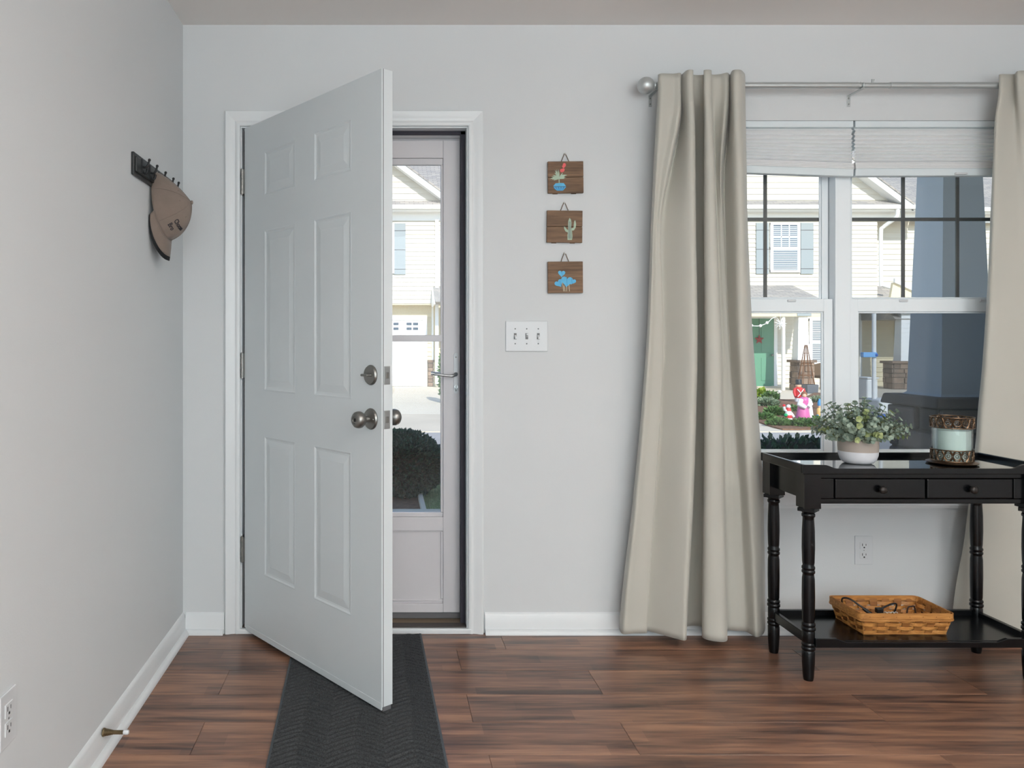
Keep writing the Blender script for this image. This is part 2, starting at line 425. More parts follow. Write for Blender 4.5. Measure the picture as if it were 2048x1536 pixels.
# ---------------------------------------------------------------- front door leaf (local frame: x along leaf, y outward when closed)
TH = R(-52.0)
door = root_struct('door_1', (DJL+.002, -.008, 0), 'white six panel front door standing half open into the room')
door.rotation_euler = (0, 0, TH)
SX0, SX1, SY0, SY1, SZ0, SZ1 = .006, .904, .008, .052, .027, 2.035
cols = [(.166, .392), (.516, .742)]
rws = [(.270, .812), (.986, 1.608), (1.740, 1.9126)]
def door_face(y, s):
    """one face of the slab with six recessed and raised panels; s=-1 inside face, +1 outside"""
    m = MB()
    xs = sorted({SX0, SX1, *[v for c in cols for v in c]}); zs = sorted({SZ0, SZ1, *[v for r in rws for v in r]})
    for i in range(len(xs)-1):
        for j in range(len(zs)-1):
            ispan = any(abs(xs[i]-c[0]) < 1e-6 for c in cols) and any(abs(zs[j]-r[0]) < 1e-6 for r in rws)
            a, b, c, d = xs[i], xs[i+1], zs[j], zs[j+1]
            if not ispan:
                m.add([(a,y,c),(b,y,c),(b,y,d),(a,y,d)], [(0,1,2,3)]); continue
            rows = []
            for ins, dep in ((0,0),(.004,-.0008),(.010,.0024),(.016,.0032),(.022,.0026),(.040,.0002),(.043,-.0004)):
                yy = y - s*dep
                rows.append([(a+ins,yy,c+ins),(b-ins,yy,c+ins),(b-ins,yy,d-ins),(a+ins,yy,d-ins)])
            m.grid(rows, True); k = len(m.v); m.f.append((k-4,k-3,k-2,k-1))
    return m
sl = MB()
for y, s in ((SY0, -1), (SY1, 1)):
    t = door_face(y, s); sl.add(t.v, t.f)
sl.add([(SX0,SY0,SZ0),(SX0,SY1,SZ0),(SX0,SY1,SZ1),(SX0,SY0,SZ1)], [(0,1,2,3)])
sl.add([(SX1,SY0,SZ0),(SX1,SY1,SZ0),(SX1,SY1,SZ1),(SX1,SY0,SZ1)], [(0,1,2,3)])
sl.add([(SX0,SY0,SZ1),(SX1,SY0,SZ1),(SX1,SY1,SZ1),(SX0,SY1,SZ1)], [(0,1,2,3)])
sl.add([(SX0,SY0,SZ0),(SX1,SY0,SZ0),(SX1,SY1,SZ0),(SX0,SY1,SZ0)], [(0,1,2,3)])
slab = sl.build('door_leaf', 'door_white', door, local=True, recalc=False)
bm = bmesh.new(); bm.from_mesh(slab.data); bmesh.ops.remove_doubles(bm, verts=bm.verts, dist=1e-5); bmesh.ops.recalc_face_normals(bm, faces=bm.faces); bm.to_mesh(slab.data); bm.free()
# edge seam lines and sweep
MB().box(SX1-.0005, SX1+.001, SY0+.006, SY0+.008, SZ0, SZ1).build('edge_seam', 'detail_grey', slab, local=True)
MB().box(SX0+.01, SX1, SY0+.006, SY1-.006, .013, SZ0).build('door_sweep', 'rubber_grey', door, local=True)
MB().box(SX0+.01, SX1, SY0-.001, SY0+.004, .018, .040).build('sweep_strip', 'door_white', door, local=True, bevel=.001)
# knob set, deadbolt, latch plates
KX = .851
def knob(side):
    y = SY0 if side < 0 else SY1
    prof = [(.0,0),(.034,0),(.0345,.003),(.031,.008),(.018,.011),(.011,.014),(.010,.026),(.013,.030),(.022,.036),(.0265,.044),(.027,.052),(.025,.060),(.019,.066),(.012,.067),(.011,.064),(.0,.064)]
    k = MB().lathe([(r_, side*h) for r_, h in prof], (KX, y, .930), 28, 'Y', cap=False).build('door_knob', 'nickel', door, local=True, smooth=40, label='brushed nickel round door knob')
    if side < 0:
        MB().box(KX-.0016, KX+.0016, y-.0675, y-.064, .925, .935).build('key_slot', 'dark_hole', k, local=True)
        for dx in (-.022,.022): MB().ball((KX+dx, y-.0085, .930), .003, 8, 6).build('screw', 'steel_brushed', k, local=True)
knob(-1); knob(1)
db = MB().lathe([(.0,0),(.032,0),(.0325,-.004),(.029,-.009),(.014,-.011),(.0,-.011)], (KX, SY0, 1.070), 28, 'Y', cap=False).build('deadbolt', 'nickel', door, local=True, smooth=40, label='brushed nickel deadbolt with thumb turn')
MB().box(KX-.018, KX+.018, SY0-.032, SY0-.010, 1.066, 1.074).build('thumb_turn', 'nickel', db, local=True, bevel=.0035, segs=3)
for z in (.930, 1.070):
    lp = MB().box(SX1-.001, SX1+.0012, SY0+.010, SY1-.010, z-.029, z+.029).build('latch_plate', 'steel_brushed', door, local=True, bevel=.001)
    MB().box(SX1, SX1+.003, SY0+.016, SY1-.016, z-.010, z+.010).build('latch_bolt', 'nickel', lp, local=True, bevel=.001)
# hinges: barrel knuckles at the pivot and two leaves
for y in (364, 731, 1098):
    z = ZP(y, -.004)
    h = MB()
    for k in range(5):
        h.lathe([(.0065, 0), (.0065, .0185)], (0, 0, z-.05+k*.0204), 12)
    h.lathe([(.004, -.003), (.004, .103)], (0, 0, z-.05), 10)
    hb = h.build('hinge', 'nickel', door, local=True, smooth=40)
    MB().box(.001, .008, -.001, .040, z-.05, z+.05).build('hinge_leaf', 'nickel', hb, local=True, bevel=.001)
    hl = MB().box(DJL-.0005, DJL+.0025, -.006, .040, z-.05, z+.05).build('hinge_leaf', 'nickel', dj, bevel=.0005)
    for dz in (-.03, 0, .03): MB().ball((DJL+.0025, .02, z+dz), .004, 8, 6, (.3,1,1)).build('screw', 'steel_brushed', hl)

# ---------------------------------------------------------------- storm door
SY = .125
sdr = root_struct('door_2', (0, SY, 0), 'white aluminium storm door with tall glass behind the open door')
sx0, sx1, sz0, sz1 = DJL+.012, XP(919, SY), .045, 2.018
gx0, gx1 = sx0+.077, XP(881, SY)
def fp(nm, b, mtl='storm_white', bev=.002, par=None): return frame_piece(nm, mtl, [b], par or sdr, bevel=bev)
fp('stile', (gx1+.010, sx1, SY-.016, SY+.016, sz0, sz1)); fp('stile', (sx0, gx0-.010, SY-.016, SY+.016, sz0, sz1))
zt_, zm0, zm1, zb, zk = ZP(331, SY), 1.177, 1.204, ZP(1024, SY), ZP(1060, SY)
fp('top_rail', (gx0-.01, gx1+.010, SY-.016, SY+.016, zt_+.028, sz1))
fp('lock_rail', (gx0-.01, gx1+.010, SY-.016, SY+.016, zk, zb-.018))
fp('bottom_rail', (gx0-.01, gx1+.010, SY-.016, SY+.016, sz0, ZP(1205, SY)))
fp('meeting_bar', (gx0-.006, gx1+.004, SY-.012, SY+.008, zm0, zm1))
for b in ((gx1, gx1+.010, SY-.010, SY+.010, zb, zt_), (gx0-.010, gx0, SY-.010, SY+.010, zb, zt_), (gx0-.01, gx1+.01, SY-.010, SY+.010, zt_, zt_+.028), (gx0-.01, gx1+.01, SY-.010, SY+.010, zb-.018, zb)):
    fp('glazing_bead', b, bev=.003)
fp('kick_panel', (gx0-.01, gx1+.010, SY-.004, SY+.006, ZP(1206, SY), zk))
for b in ((gx1+.000, gx1+.010, SY-.010, SY-.003, ZP(1196, SY), zk), (gx0-.01, gx0, SY-.010, SY-.003, ZP(1196, SY), zk), (gx0-.01, gx1+.01, SY-.010, SY-.003, zk-.006, zk+.001), (gx0-.01, gx1+.01, SY-.010, SY-.003, ZP(1198, SY)-.006, ZP(1198, SY)+.001)):
    fp('panel_bead', b, bev=.002)
MB().box(gx0, gx1, SY-.001, SY+.001, zm1, zt_).build('pane', 'storm_glass', sdr)
MB().box(gx0, gx1, SY+.002, SY+.004, zb, zm0).build('pane', 'storm_glass', sdr)
fp('door_sweep', (sx0, sx1, SY-.012, SY+.012, .019, sz0), 'rubber_grey', .001)
# outer z-bar frame of the storm door
for b in ((sx1+.001, DJR-.013, SY-.006, SY+.022, .018, DH-.013), (DJL, sx0-.001, SY-.006, SY+.022, .018, DH-.013), (sx0, sx1, SY-.006, SY+.022, sz1+.001, DH-.013)):
    fp('door_frame', b, bev=.001)
# lever set
hx, hz = XP(911, SY), ZP(748, SY)
pl = MB().prism([(hx + .0085*math.cos(a)*1.0, (.050 if math.sin(a) >= 0 else -.102) + hz + .030 + .0085*math.sin(a)) for a in [2*math.pi*k/24 for k in range(24)]], SY-.022, SY-.016).build('lever_plate', 'plastic_white', sdr, smooth=40)
MB().tube(catmull([(hx, SY-.022, hz), (hx-.004, SY-.045, hz), (hx-.020, SY-.055, hz-.006), (hx-.055, SY-.058, hz-.003), (hx-.092, SY-.056, hz+.001)], 5), [.008]*6+[.0065]*5+[.005]*10, 10).build('lever', 'steel_brushed', sdr, smooth=60)
MB().lathe([(.0105, -.004), (.0105, .0)], (hx, SY-.022, hz), 16, 'Y').build('lever_rose', 'storm_white', pl, smooth=40)
MB().lathe([(.008, -.008), (.008, .0)], (hx, SY-.022, hz-.052), 16, 'Y').build('lock_cylinder', 'steel_brushed', pl, smooth=40)
MB().box(hx-.003, hx+.003, SY-.034, SY-.022, hz-.064, hz-.046).build('lock_turn', 'steel_brushed', pl, bevel=.002)
for dz in (.071, -.069): MB().ball((hx, SY-.022, hz+dz), .003, 8, 6).build('screw', 'steel_brushed', pl)
# outer lever
MB().tube(catmull([(hx, SY+.016, hz), (hx, SY+.045, hz), (hx-.05, SY+.055, hz), (hx-.10, SY+.055, hz)], 5), .007, 8).build('lever', 'steel_brushed', sdr, smooth=60)

# ---------------------------------------------------------------- front window
win = root_struct('window_1', (1.884, .06, WZ0), 'white vinyl double window with dark grilles')
MX = 1.884
def wp(nm, b, mtl='vinyl_white', bev=.002, **k): return frame_piece(nm, mtl, [b], win, bevel=bev, **k)
# outer frame and mullion
wp('frame_side', (WX0, WX0+.03, .04, .13, WZ0, WZ1)); wp('frame_side', (WX1-.03, WX1, .04, .13, WZ0, WZ1))
wp('frame_head', (WX0+.03, WX1-.03, .04, .13, WZ1-.03, WZ1)); wp('frame_sill', (WX0+.03, WX1-.03, .04, .13, WZ0, WZ0+.03))
wp('mullion', (MX-.031, MX+.031, .040, .13, WZ0+.03, WZ1-.03))
def sash(x0, x1, z0, z1, y0, y1, stile, rail_t, rail_b, tag_):
    wp('sash_stile', (x0, x0+stile, y0, y1, z0, z1)); wp('sash_stile', (x1-stile, x1, y0, y1, z0, z1))
    wp('sash_rail', (x0+stile, x1-stile, y0, y1, z1-rail_t, z1)); wp('sash_rail', (x0+stile, x1-stile, y0, y1, z0, z0+rail_b))
    a, b, c, d, ym = x0+stile, x1-stile, z0+rail_b, z1-rail_t, (y0+y1)/2
    for bx_ in ((a, a+.007, y0+.006, ym, c, d), (b-.007, b, y0+.006, ym, c, d), (a+.007, b-.007, y0+.006, ym, c, c+.007), (a+.007, b-.007, y0+.006, ym, d-.007, d)):
        wp('glazing_bead', bx_, bev=.002)
    return a, b, c, d, ym
for (ux0, ux1, screen) in ((WX0+.03, MX-.031, False), (MX+.031, WX1-.03, True)):
    # upper sash (outer track)
    a, b, c, d, ym = sash(ux0+.004, ux1-.004, 1.318, WZ1-.03, .086, .112, .026, .030, .036, 'u')
    wp('pane', (a, b, ym-.001, ym+.001, c, d), 'window_glass', 0)
    for k in (1, 2):
        x = (b-.2265*k) if not screen else (a+.2265*k); wp('grille_bar', (x-.0072, x+.0072, ym+.003, ym+.009, c, d), 'glass_bar', .001)
    z = 1.6865; wp('grille_bar', (a, b, ym+.0035, ym+.0095, z-.0072, z+.0072), 'glass_bar', .001)
    # lower sash (inner track)
    zl = WZ0+.034
    a, b, c, d, ym = sash(ux0+.003, ux1-.003, zl, 1.352, .054, .082, .036, .052, .052, 'l')
    wp('pane', (a, b, ym-.001, ym+.001, c, d), 'window_glass', 0)
    for fx in (.28, .78):
        x = lerp(a, b, fx)
        wp('sash_latch', (x-.017, x+.017, .047, .056, 1.340, 1.349), 'plastic_white', .002)
    if screen:
        wp('screen', (ux0+.004, ux1-.004, .1185, .1195, zl, 1.335), 'insect_screen', 0)
        for bx_ in ((ux0, ux0+.016, .115, .124, zl, 1.345), (ux1-.016, ux1, .115, .124, zl, 1.345), (ux0, ux1, .115, .124, 1.330, 1.345)):
            wp('screen_frame', bx_)
# stool and apron
MB().box(WX0-.05, WX1+.05, -.030, .04, WZ0-.022, WZ0).build('window_sill', 'trim_white', win, bevel=.006, segs=3)
ap = MB().box(WX0-.03, WX1+.03, -.014, 0, .505, WZ0-.022).build('apron', 'trim_white', win, bevel=.003)
MB().box(WX0-.03, WX1+.03, -.018, -.012, .513, .520).build('apron_bead', 'trim_white', ap, bevel=.002)

# ---------------------------------------------------------------- cellular shades
def shade_mat():
    m = bpy.data.materials.new('shade_fabric'); m.use_nodes = True; n, l = nodes_of(m); n.remove(n['Principled BSDF']); out = n['Material Output']
    tc = n.new('ShaderNodeTexCoord'); nz = n.new('ShaderNodeTexNoise'); nz.inputs['Scale'].default_value = 60; nz.inputs['Detail'].default_value = 4
    l.new(tc.outputs['Object'], nz.inputs['Vector'])
    cr = n.new('ShaderNodeMapRange'); cr.inputs['To Min'].default_value = .94; cr.inputs['To Max'].default_value = .99; l.new(nz.outputs['Fac'], cr.inputs['Value'])
    df = n.new('ShaderNodeBsdfDiffuse'); tr = n.new('ShaderNodeBsdfTranslucent')
    l.new(cr.outputs[0], df.inputs['Color']); l.new(cr.outputs[0], tr.inputs['Color'])
    mx = n.new('ShaderNodeMixShader'); mx.inputs[0].default_value = .2; l.new(df.outputs[0], mx.inputs[1]); l.new(tr.outputs[0], mx.inputs[2]); l.new(mx.outputs[0], out.inputs['Surface'])
    MATS['shade_fabric'] = m
shade_mat()
mat('shade_rail', (222,230,233), .4)
def shade(x0, x1, zb0, zb1, label):
    """zb0/zb1 bottom height at the left and right end"""
    s = thing('cellular_shade', label, 'shade', ((x0+x1)/2, .012, WZ1), group='pulled-up cellular shades in the window')
    MB().box(x0, x1, .000, .036, WZ1-.027, WZ1-.001).build('head_rail', 'shade_rail', s, bevel=.002)
    rows = []; N = 9; ztop = WZ1-.028
    for k in range(2*N+1):
        t = k/(2*N); t = t**.8
        dy = .003 if k % 2 == 0 else -.010
        zl, zr = lerp(ztop, zb0+.055, t), lerp(ztop, zb1+.055, t)
        rows.append([(lerp(x0+.002, x1-.002, u), .012+dy, lerp(zl, zr, u)) for u in (0, .25, .5, .75, 1)])
    MB().grid(rows).build('pleated_fabric', 'shade_fabric', s, recalc=False)
    # stack of closed cells, then the rail
    for k in range(4):
        za, zb_ = zb0+.030+k*.0062, zb1+.030+k*.0062
        m = MB(); m.hexa([(x0,-.004+k*.001,za),(x1,-.004+k*.001,zb_),(x1,.032,zb_),(x0,.032,za)], [(x0,-.004+k*.001,za+.0052),(x1,-.004+k*.001,zb_+.0052),(x1,.032,zb_+.0052),(x0,.032,za+.0052)])
        m.build('closed_cell', 'shade_fabric', s)
    m = MB(); m.hexa([(x0,.0,zb0),(x1,.0,zb1),(x1,.032,zb1),(x0,.032,zb0)], [(x0,-.004,zb0+.030),(x1,-.004,zb1+.030),(x1,.032,zb1+.030),(x0,.032,zb0+.030)])
    br = m.build('bottom_rail', 'shade_rail', s, bevel=.003)
    return s, br
sx = XP(1706, .01)
s1, _ = shade(WX0+.004, sx-.0035, .01+ZP(346, .01), ZP(354, .01), 'white cellular shade pulled up over the left half of the window')
s2, br2 = shade(sx+.0035, WX1-.004, ZP(353, .01), ZP(352, .01), 'white cellular shade pulled up over the right half of the window')
hb_ = XP(1920, .0)
MB().box(hb_-.024, hb_+.024, -.012, .0, ZP(351, 0)+.002, ZP(351, 0)+.011).build('pull_handle', 'plastic_white', br2, bevel=.003)

# ---------------------------------------------------------------- curtain rod and curtains
RY, RZ = -.088, ZP(171, -.088)
RX0, RX1 = XP(1312, RY), 2.70
rod = thing('curtain_rod', 'brushed silver curtain rod with round ball ends above the window', 'curtain rod', (1.884, 0, RZ))
MB().tube([(RX0, RY, RZ), (XP(1716, RY), RY, RZ)], .0125, 20).build('rod_tube', 'rod_silver', rod, smooth=60)
MB().tube([(XP(1700, RY), RY, RZ), (XP(1790, RY), RY, RZ)], .0108, 20).build('rod_tube', 'rod_silver', rod, smooth=60)
MB().tube([(XP(1779, RY), RY, RZ), (RX1, RY, RZ)], .0125, 20).build('rod_tube', 'rod_silver', rod, smooth=60)
for x, s in ((RX0, -1), (RX1, 1)):
    f = MB().lathe([(.009, 0), (.013, s*.004), (.013, s*.008), (.009, s*.011)], (x, RY, RZ), 20, 'X')
    f.ball((x+s*.040, RY, RZ), .033, 24, 16); f.build('ball_finial', 'rod_silver', rod, smooth=60)
for x in (RX0+.006, XP(1718, RY)+.01, RX1-.006):
    br = MB().box(x-.0065, x+.0065, -.0025, 0, RZ-.058, RZ-.012)
    br.build('bracket_plate', 'rod_silver', rod, bevel=.001)
    a = MB().hexa([(x-.0065,-.0025,RZ-.016),(x+.0065,-.0025,RZ-.016),(x+.0065,0,RZ-.014),(x-.0065,0,RZ-.014)], [(x-.0065,RY-.012,RZ-.0155),(x+.0065,RY-.012,RZ-.0155),(x+.0065,RY-.012,RZ-.0125),(x-.0065,RY-.012,RZ-.0125)])
    a.build('bracket_arm', 'rod_silver', rod)
    MB().tube([(x, RY+.0155*math.cos(t), RZ+.0155*math.sin(t)) for t in [R(-210+k*20) for k in range(15)]], .0028, 6).build('bracket_hook', 'rod_silver', rod, smooth=60)
    for dz in (-.025, -.048): MB().ball((x, -.003, RZ+dz), .003, 8, 6).build('screw', 'nickel', rod)
xk = XP(1745, RY)
MB().tube([(xk, RY, RZ+.012), (xk, RY-.003, RZ+.024)], [.004, .006], 8).build('thumb_screw', 'rod_silver', rod, smooth=60)

def curtain(root, rows_spec, hem_z, top_z, part_label=None, ns=5, nz=46):
    """rows_spec: list of (z, [(x,y)...]) from top to bottom, same number of points"""
    cols_n = len(rows_spec[0][1])
    zs = [r_[0] for r_ in rows_spec]
    rows = []
    def at(z):
        i = 0
        while i < len(zs)-2 and z < zs[i+1]: i += 1
        t = (zs[i]-z)/(zs[i]-zs[i+1]); t = max(0, min(1, t))
        idx = [max(i-1,0), i, i+1, min(i+2, len(zs)-1)]
        res = []
        for c in range(cols_n):
            p = [rows_spec[j][1][c] for j in idx]
            res.append(tuple(.5*((2*b)+(-a+c_)*t+(2*a-5*b+4*c_-d)*t*t+(-a+3*b-3*c_+d)*t**3) for a,b,c_,d in zip(*p)))
        return res
    for k in range(nz+1):
        u = k/nz
        line = catmull(at(lerp(top_z, .05, u)), ns); n = len(line)
        row = []
        for i, (x, y) in enumerate(line):
            zb = hem_z(i/(n-1)); z = lerp(top_z, zb, u)
            w = .004*mnoise.noise((x*9, z*6, 3.1)) * min(1, (1-u)*0+u*1.6)
            row.append((x, y+w, z))
        rows.append(row)
    o = MB().grid(rows).build('cloth', 'curtain_cloth', root, recalc=False, smooth=180)
    md = o.modifiers.new('sub', 'SUBSURF'); md.levels = 1; md.render_levels = 1
    md = o.modifiers.new('solid', 'SOLIDIFY'); md.thickness = .0022; md.offset = 0
    return rows
def spec(y, pts): 
    return (ZP(y, -.1), [(XP(px, Y), Y) for px, Y in pts])
L_rows = [
 spec(150, [(1316,-0.106),(1324,-0.122),(1346,-0.118),(1360,-0.128),(1363,-0.105),(1374,-0.158),(1386,-0.16),(1385,-0.108),(1409,-0.108),(1408,-0.158),(1422,-0.16),(1423,-0.11),(1440,-0.112),(1454,-0.13),(1460,-0.105),(1466,-0.158),(1481,-0.162),(1490,-0.112)]),
 spec(192, [(1316,-0.106),(1324,-0.122),(1346,-0.118),(1360,-0.128),(1363,-0.105),(1374,-0.158),(1386,-0.16),(1385,-0.108),(1409,-0.108),(1408,-0.158),(1422,-0.16),(1423,-0.11),(1440,-0.112),(1454,-0.13),(1460,-0.105),(1466,-0.158),(1481,-0.162),(1490,-0.112)]),
 spec(232, [(1313,-0.1),(1320,-0.128),(1342,-0.122),(1359,-0.134),(1362,-0.066),(1375,-0.148),(1389,-0.15),(1388,-0.052),(1410,-0.052),(1409,-0.15),(1424,-0.154),(1425,-0.09),(1438,-0.104),(1451,-0.13),(1458,-0.056),(1466,-0.15),(1482,-0.154),(1491,-0.09)]),
 spec(340, [(1307,-0.07),(1312,-0.128),(1324,-0.122),(1338,-0.13),(1341,-0.056),(1374,-0.138),(1390,-0.138),(1389,-0.046),(1410,-0.046),(1409,-0.14),(1428,-0.15),(1429,-0.06),(1437,-0.072),(1442,-0.086),(1449,-0.046),(1468,-0.13),(1486,-0.138),(1493,-0.07)]),
 spec(440, [(1302,-0.056),(1306,-0.122),(1313,-0.116),(1321,-0.118),(1324,-0.064),(1374,-0.136),(1391,-0.134),(1390,-0.046),(1410,-0.046),(1409,-0.136),(1431,-0.15),(1432,-0.05),(1441,-0.052),(1446,-0.052),(1452,-0.048),(1471,-0.124),(1488,-0.13),(1495,-0.06)]),
 spec(700, [(1292,-0.05),(1296,-0.114),(1308,-0.104),(1326,-0.092),(1329,-0.07),(1378,-0.146),(1394,-0.138),(1393,-0.046),(1412,-0.046),(1411,-0.142),(1441,-0.158),(1442,-0.058),(1452,-0.056),(1457,-0.058),(1462,-0.062),(1480,-0.13),(1500,-0.118),(1507,-0.054)]),
 spec(980, [(1268,-0.056),(1273,-0.118),(1288,-0.112),(1310,-0.104),(1313,-0.08),(1364,-0.158),(1386,-0.162),(1385,-0.046),(1410,-0.046),(1409,-0.156),(1447,-0.176),(1448,-0.074),(1464,-0.074),(1474,-0.076),(1482,-0.084),(1498,-0.14),(1518,-0.124),(1526,-0.056)]),
 spec(1268, [(1238,-0.06),(1245,-0.122),(1264,-0.118),(1292,-0.114),(1295,-0.09),(1350,-0.166),(1372,-0.182),(1371,-0.046),(1407,-0.046),(1406,-0.166),(1452,-0.2),(1453,-0.09),(1474,-0.09),(1486,-0.092),(1496,-0.104),(1513,-0.154),(1526,-0.12),(1530,-0.06)])]
cu1 = thing('curtain', 'beige curtain panel hanging left of the window, flared out to the floor', 'curtain', (XP(1390,-.1), -.1, .04), group='beige window curtains')
curtain(cu1, L_rows, lambda u: .040, RZ+.036)
R_rows = [
 spec(150, [(1998,-.106),(2004,-.114),(2020,-.112),(2030,-.116),(2036,-.150),(2060,-.150),(2068,-.110),(2090,-.108),(2100,-.148),(2120,-.148),(2135,-.110)]),
 spec(192, [(1998,-.106),(2004,-.114),(2020,-.112),(2030,-.116),(2036,-.150),(2060,-.150),(2068,-.110),(2090,-.108),(2100,-.148),(2120,-.148),(2135,-.110)]),
 spec(235, [(1990,-.104),(1996,-.114),(2018,-.108),(2030,-.110),(2042,-.130),(2062,-.140),(2070,-.090),(2092,-.088),(2102,-.138),(2122,-.138),(2138,-.090)]),
 spec(420, [(1982,-.080),(1988,-.104),(2012,-.108),(2034,-.112),(2054,-.120),(2072,-.110),(2080,-.060),(2098,-.060),(2112,-.120),(2132,-.120),(2148,-.070)]),
 spec(640, [(1972,-.078),(1980,-.104),(2006,-.112),(2034,-.118),(2058,-.120),(2078,-.100),(2088,-.056),(2102,-.056),(2118,-.124),(2140,-.120),(2156,-.070)]),
 spec(905, [(1952,-.076),(1962,-.104),(1992,-.116),(2026,-.124),(2058,-.124),(2084,-.100),(2098,-.056),(2112,-.056),(2128,-.124),(2152,-.120),(2170,-.070)]),
 spec(1100, [(1930,-.074),(1944,-.100),(1982,-.116),(2024,-.128),(2062,-.128),(2092,-.100),(2106,-.056),(2120,-.056),(2138,-.128),(2162,-.122),(2182,-.070)]),
 spec(1268, [(1905,-.072),(1922,-.096),(1970,-.114),(2022,-.130),(2066,-.132),(2100,-.104),(2114,-.056),(2128,-.056),(2146,-.132),(2172,-.126),(2194,-.070)])]
cu2 = thing('curtain', 'beige curtain panel at the right edge, behind the black console table', 'curtain', (XP(2050,-.1), -.1, .04), group='beige window curtains')
curtain(cu2, R_rows, lambda u: lerp(.115, .035, min(1, u*2.6)**.7), RZ+.036)
# ---------------------------------------------------------------- console table
TX0, TX1, TY0, TY1 = 1.447, 2.285, -.478, -.168
LXa, LXb, LYa, LYb = 1.482, 2.250, -.445, -.200
TS = .738                                   # table surface height
tb = thing('console_table', 'black wooden console table with turned legs, two drawers and a low shelf', 'table', ((TX0+TX1)/2, (TY0+TY1)/2, 0))
top = MB().box(TX0+.012, TX1-.012, TY0+.012, TY1-.010, TS-.016, TS).build('table_top', 'black_gloss', tb, bevel=.002)
def gallery(y0, y1, x0, x1, zb, zt, par, nm, th_):
    MB().box(x0, x1, y0, y1, zb, zt).build(nm, 'black_paint', par, bevel=.003)
gallery(TY1-.012, TY1, TX0, TX1, TS-.016, .753, top, 'top_rim', 0)
gallery(TY0+.012, TY1-.012, TX0, TX0+.013, TS-.016, .753, top, 'top_rim', 0)
gallery(TY0+.012, TY1-.012, TX1-.013, TX1, TS-.016, .753, top, 'top_rim', 0)
# scooped front rim
pr = [(TX0, TS-.018), (TX1, TS-.018), (TX1, .753), (TX1-.075, .753)]
for k in range(7):
    t = k/6; pr.append((TX1-.075-.045*t, lerp(.753, .7395, (1-math.cos(math.pi*t))/2)))
for k in range(7):
    t = k/6; pr.append((TX0+.120-.045*t, lerp(.7395, .752, (1-math.cos(math.pi*t))/2)))
pr.append((TX0, .753))
MB().prism(pr, TY0, TY0+.012).build('top_rim', 'black_paint', top, bevel=.002)
# frieze: sides, back, front rails
AZ0 = .615
MB().box(LXa-.010, LXa+.010, LYa, LYb, AZ0+.012, TS-.016).build('side_apron', 'black_paint', tb, bevel=.002)
MB().box(LXb-.010, LXb+.010, LYa, LYb, AZ0+.012, TS-.016).build('side_apron', 'black_paint', tb, bevel=.002)
MB().box(LXa, LXb, LYb-.010, LYb+.010, AZ0+.012, TS-.016).build('back_apron', 'black_paint', tb, bevel=.002)
fy = LYa-.018
MB().box(LXa, LXb, fy+.004, LYa+.010, AZ0, AZ0+.016).build('front_rail', 'black_paint', tb, bevel=.002)
MB().box(LXa, LXb, fy+.004, LYa+.010, .703, TS-.016).build('front_rail', 'black_paint', tb, bevel=.002)
MB().box(LXa+.02, LXb-.02, LYa-.002, LYa+.010, AZ0+.016, .703).build('drawer_well', 'black_paint', tb)
d_f = D + fy
def fx(px): return (px-PX)*d_f/F
for a, b in ((1641, 1669), (2029, 2052)):
    MB().box(fx(a), fx(b), fy+.003, LYa, AZ0+.017, .702).build('front_panel', 'black_paint', tb, bevel=.003)
for a, b, kx in ((1671, 1851, 1761), (1855, 2027, 1942)):
    dr = MB().box(fx(a), fx(b), fy+.001, LYa, AZ0+.018, .701).build('drawer', 'black_paint', tb, bevel=.004)
    MB().lathe([(.004, 0), (.005, -.006), (.011, -.010), (.0135, -.016), (.012, -.022), (.006, -.025), (.0, -.0255)], (fx(kx), fy+.002, .666), 20, 'Y', cap=False).build('knob', mat('knob_dark', (58,54,52), .35, .7), dr, smooth=50)
# turned legs: square block, turned shaft with ring beads, block at the shelf, tapered foot
def leg(x, y, par):
    s = .0285
    m = MB(); m.box(x-s, x+s, y-s, y+s, .600, TS-.016)
    m.lathe([(.0385, .588), (.0385, .600)], (x, y, 0), 4)   # small step
    lo = [(.008,.0),(.0155,.0),(.0175,.012),(.0205,.060),(.0210,.098),(.0185,.104),(.0222,.108),(.0222,.114),(.0195,.118),(.0222,.122),(.0222,.128),(.019,.132),(.0205,.136),(.0205,.168),
          (.019,.172),(.0228,.176),(.0228,.183),(.0195,.187),(.0222,.191),(.0222,.197),(.0185,.202),(.0200,.210),(.0212,.290),(.0205,.352),(.0185,.366),(.0182,.370),(.0215,.374),(.0215,.380),(.019,.384),(.0215,.388),(.0215,.394),(.0182,.399),
          (.0198,.410),(.0212,.460),(.0205,.520),(.0186,.556),(.0183,.566),(.0218,.570),(.0218,.577),(.019,.581),(.0222,.585),(.0222,.592),(.021,.596)]
    m.lathe(lo, (x, y, 0), 20)
    return m.build('leg', 'black_paint', par, smooth=45, bevel=0)
for x in (LXa, LXb):
    for y in (LYa, LYb): leg(x, y, tb)
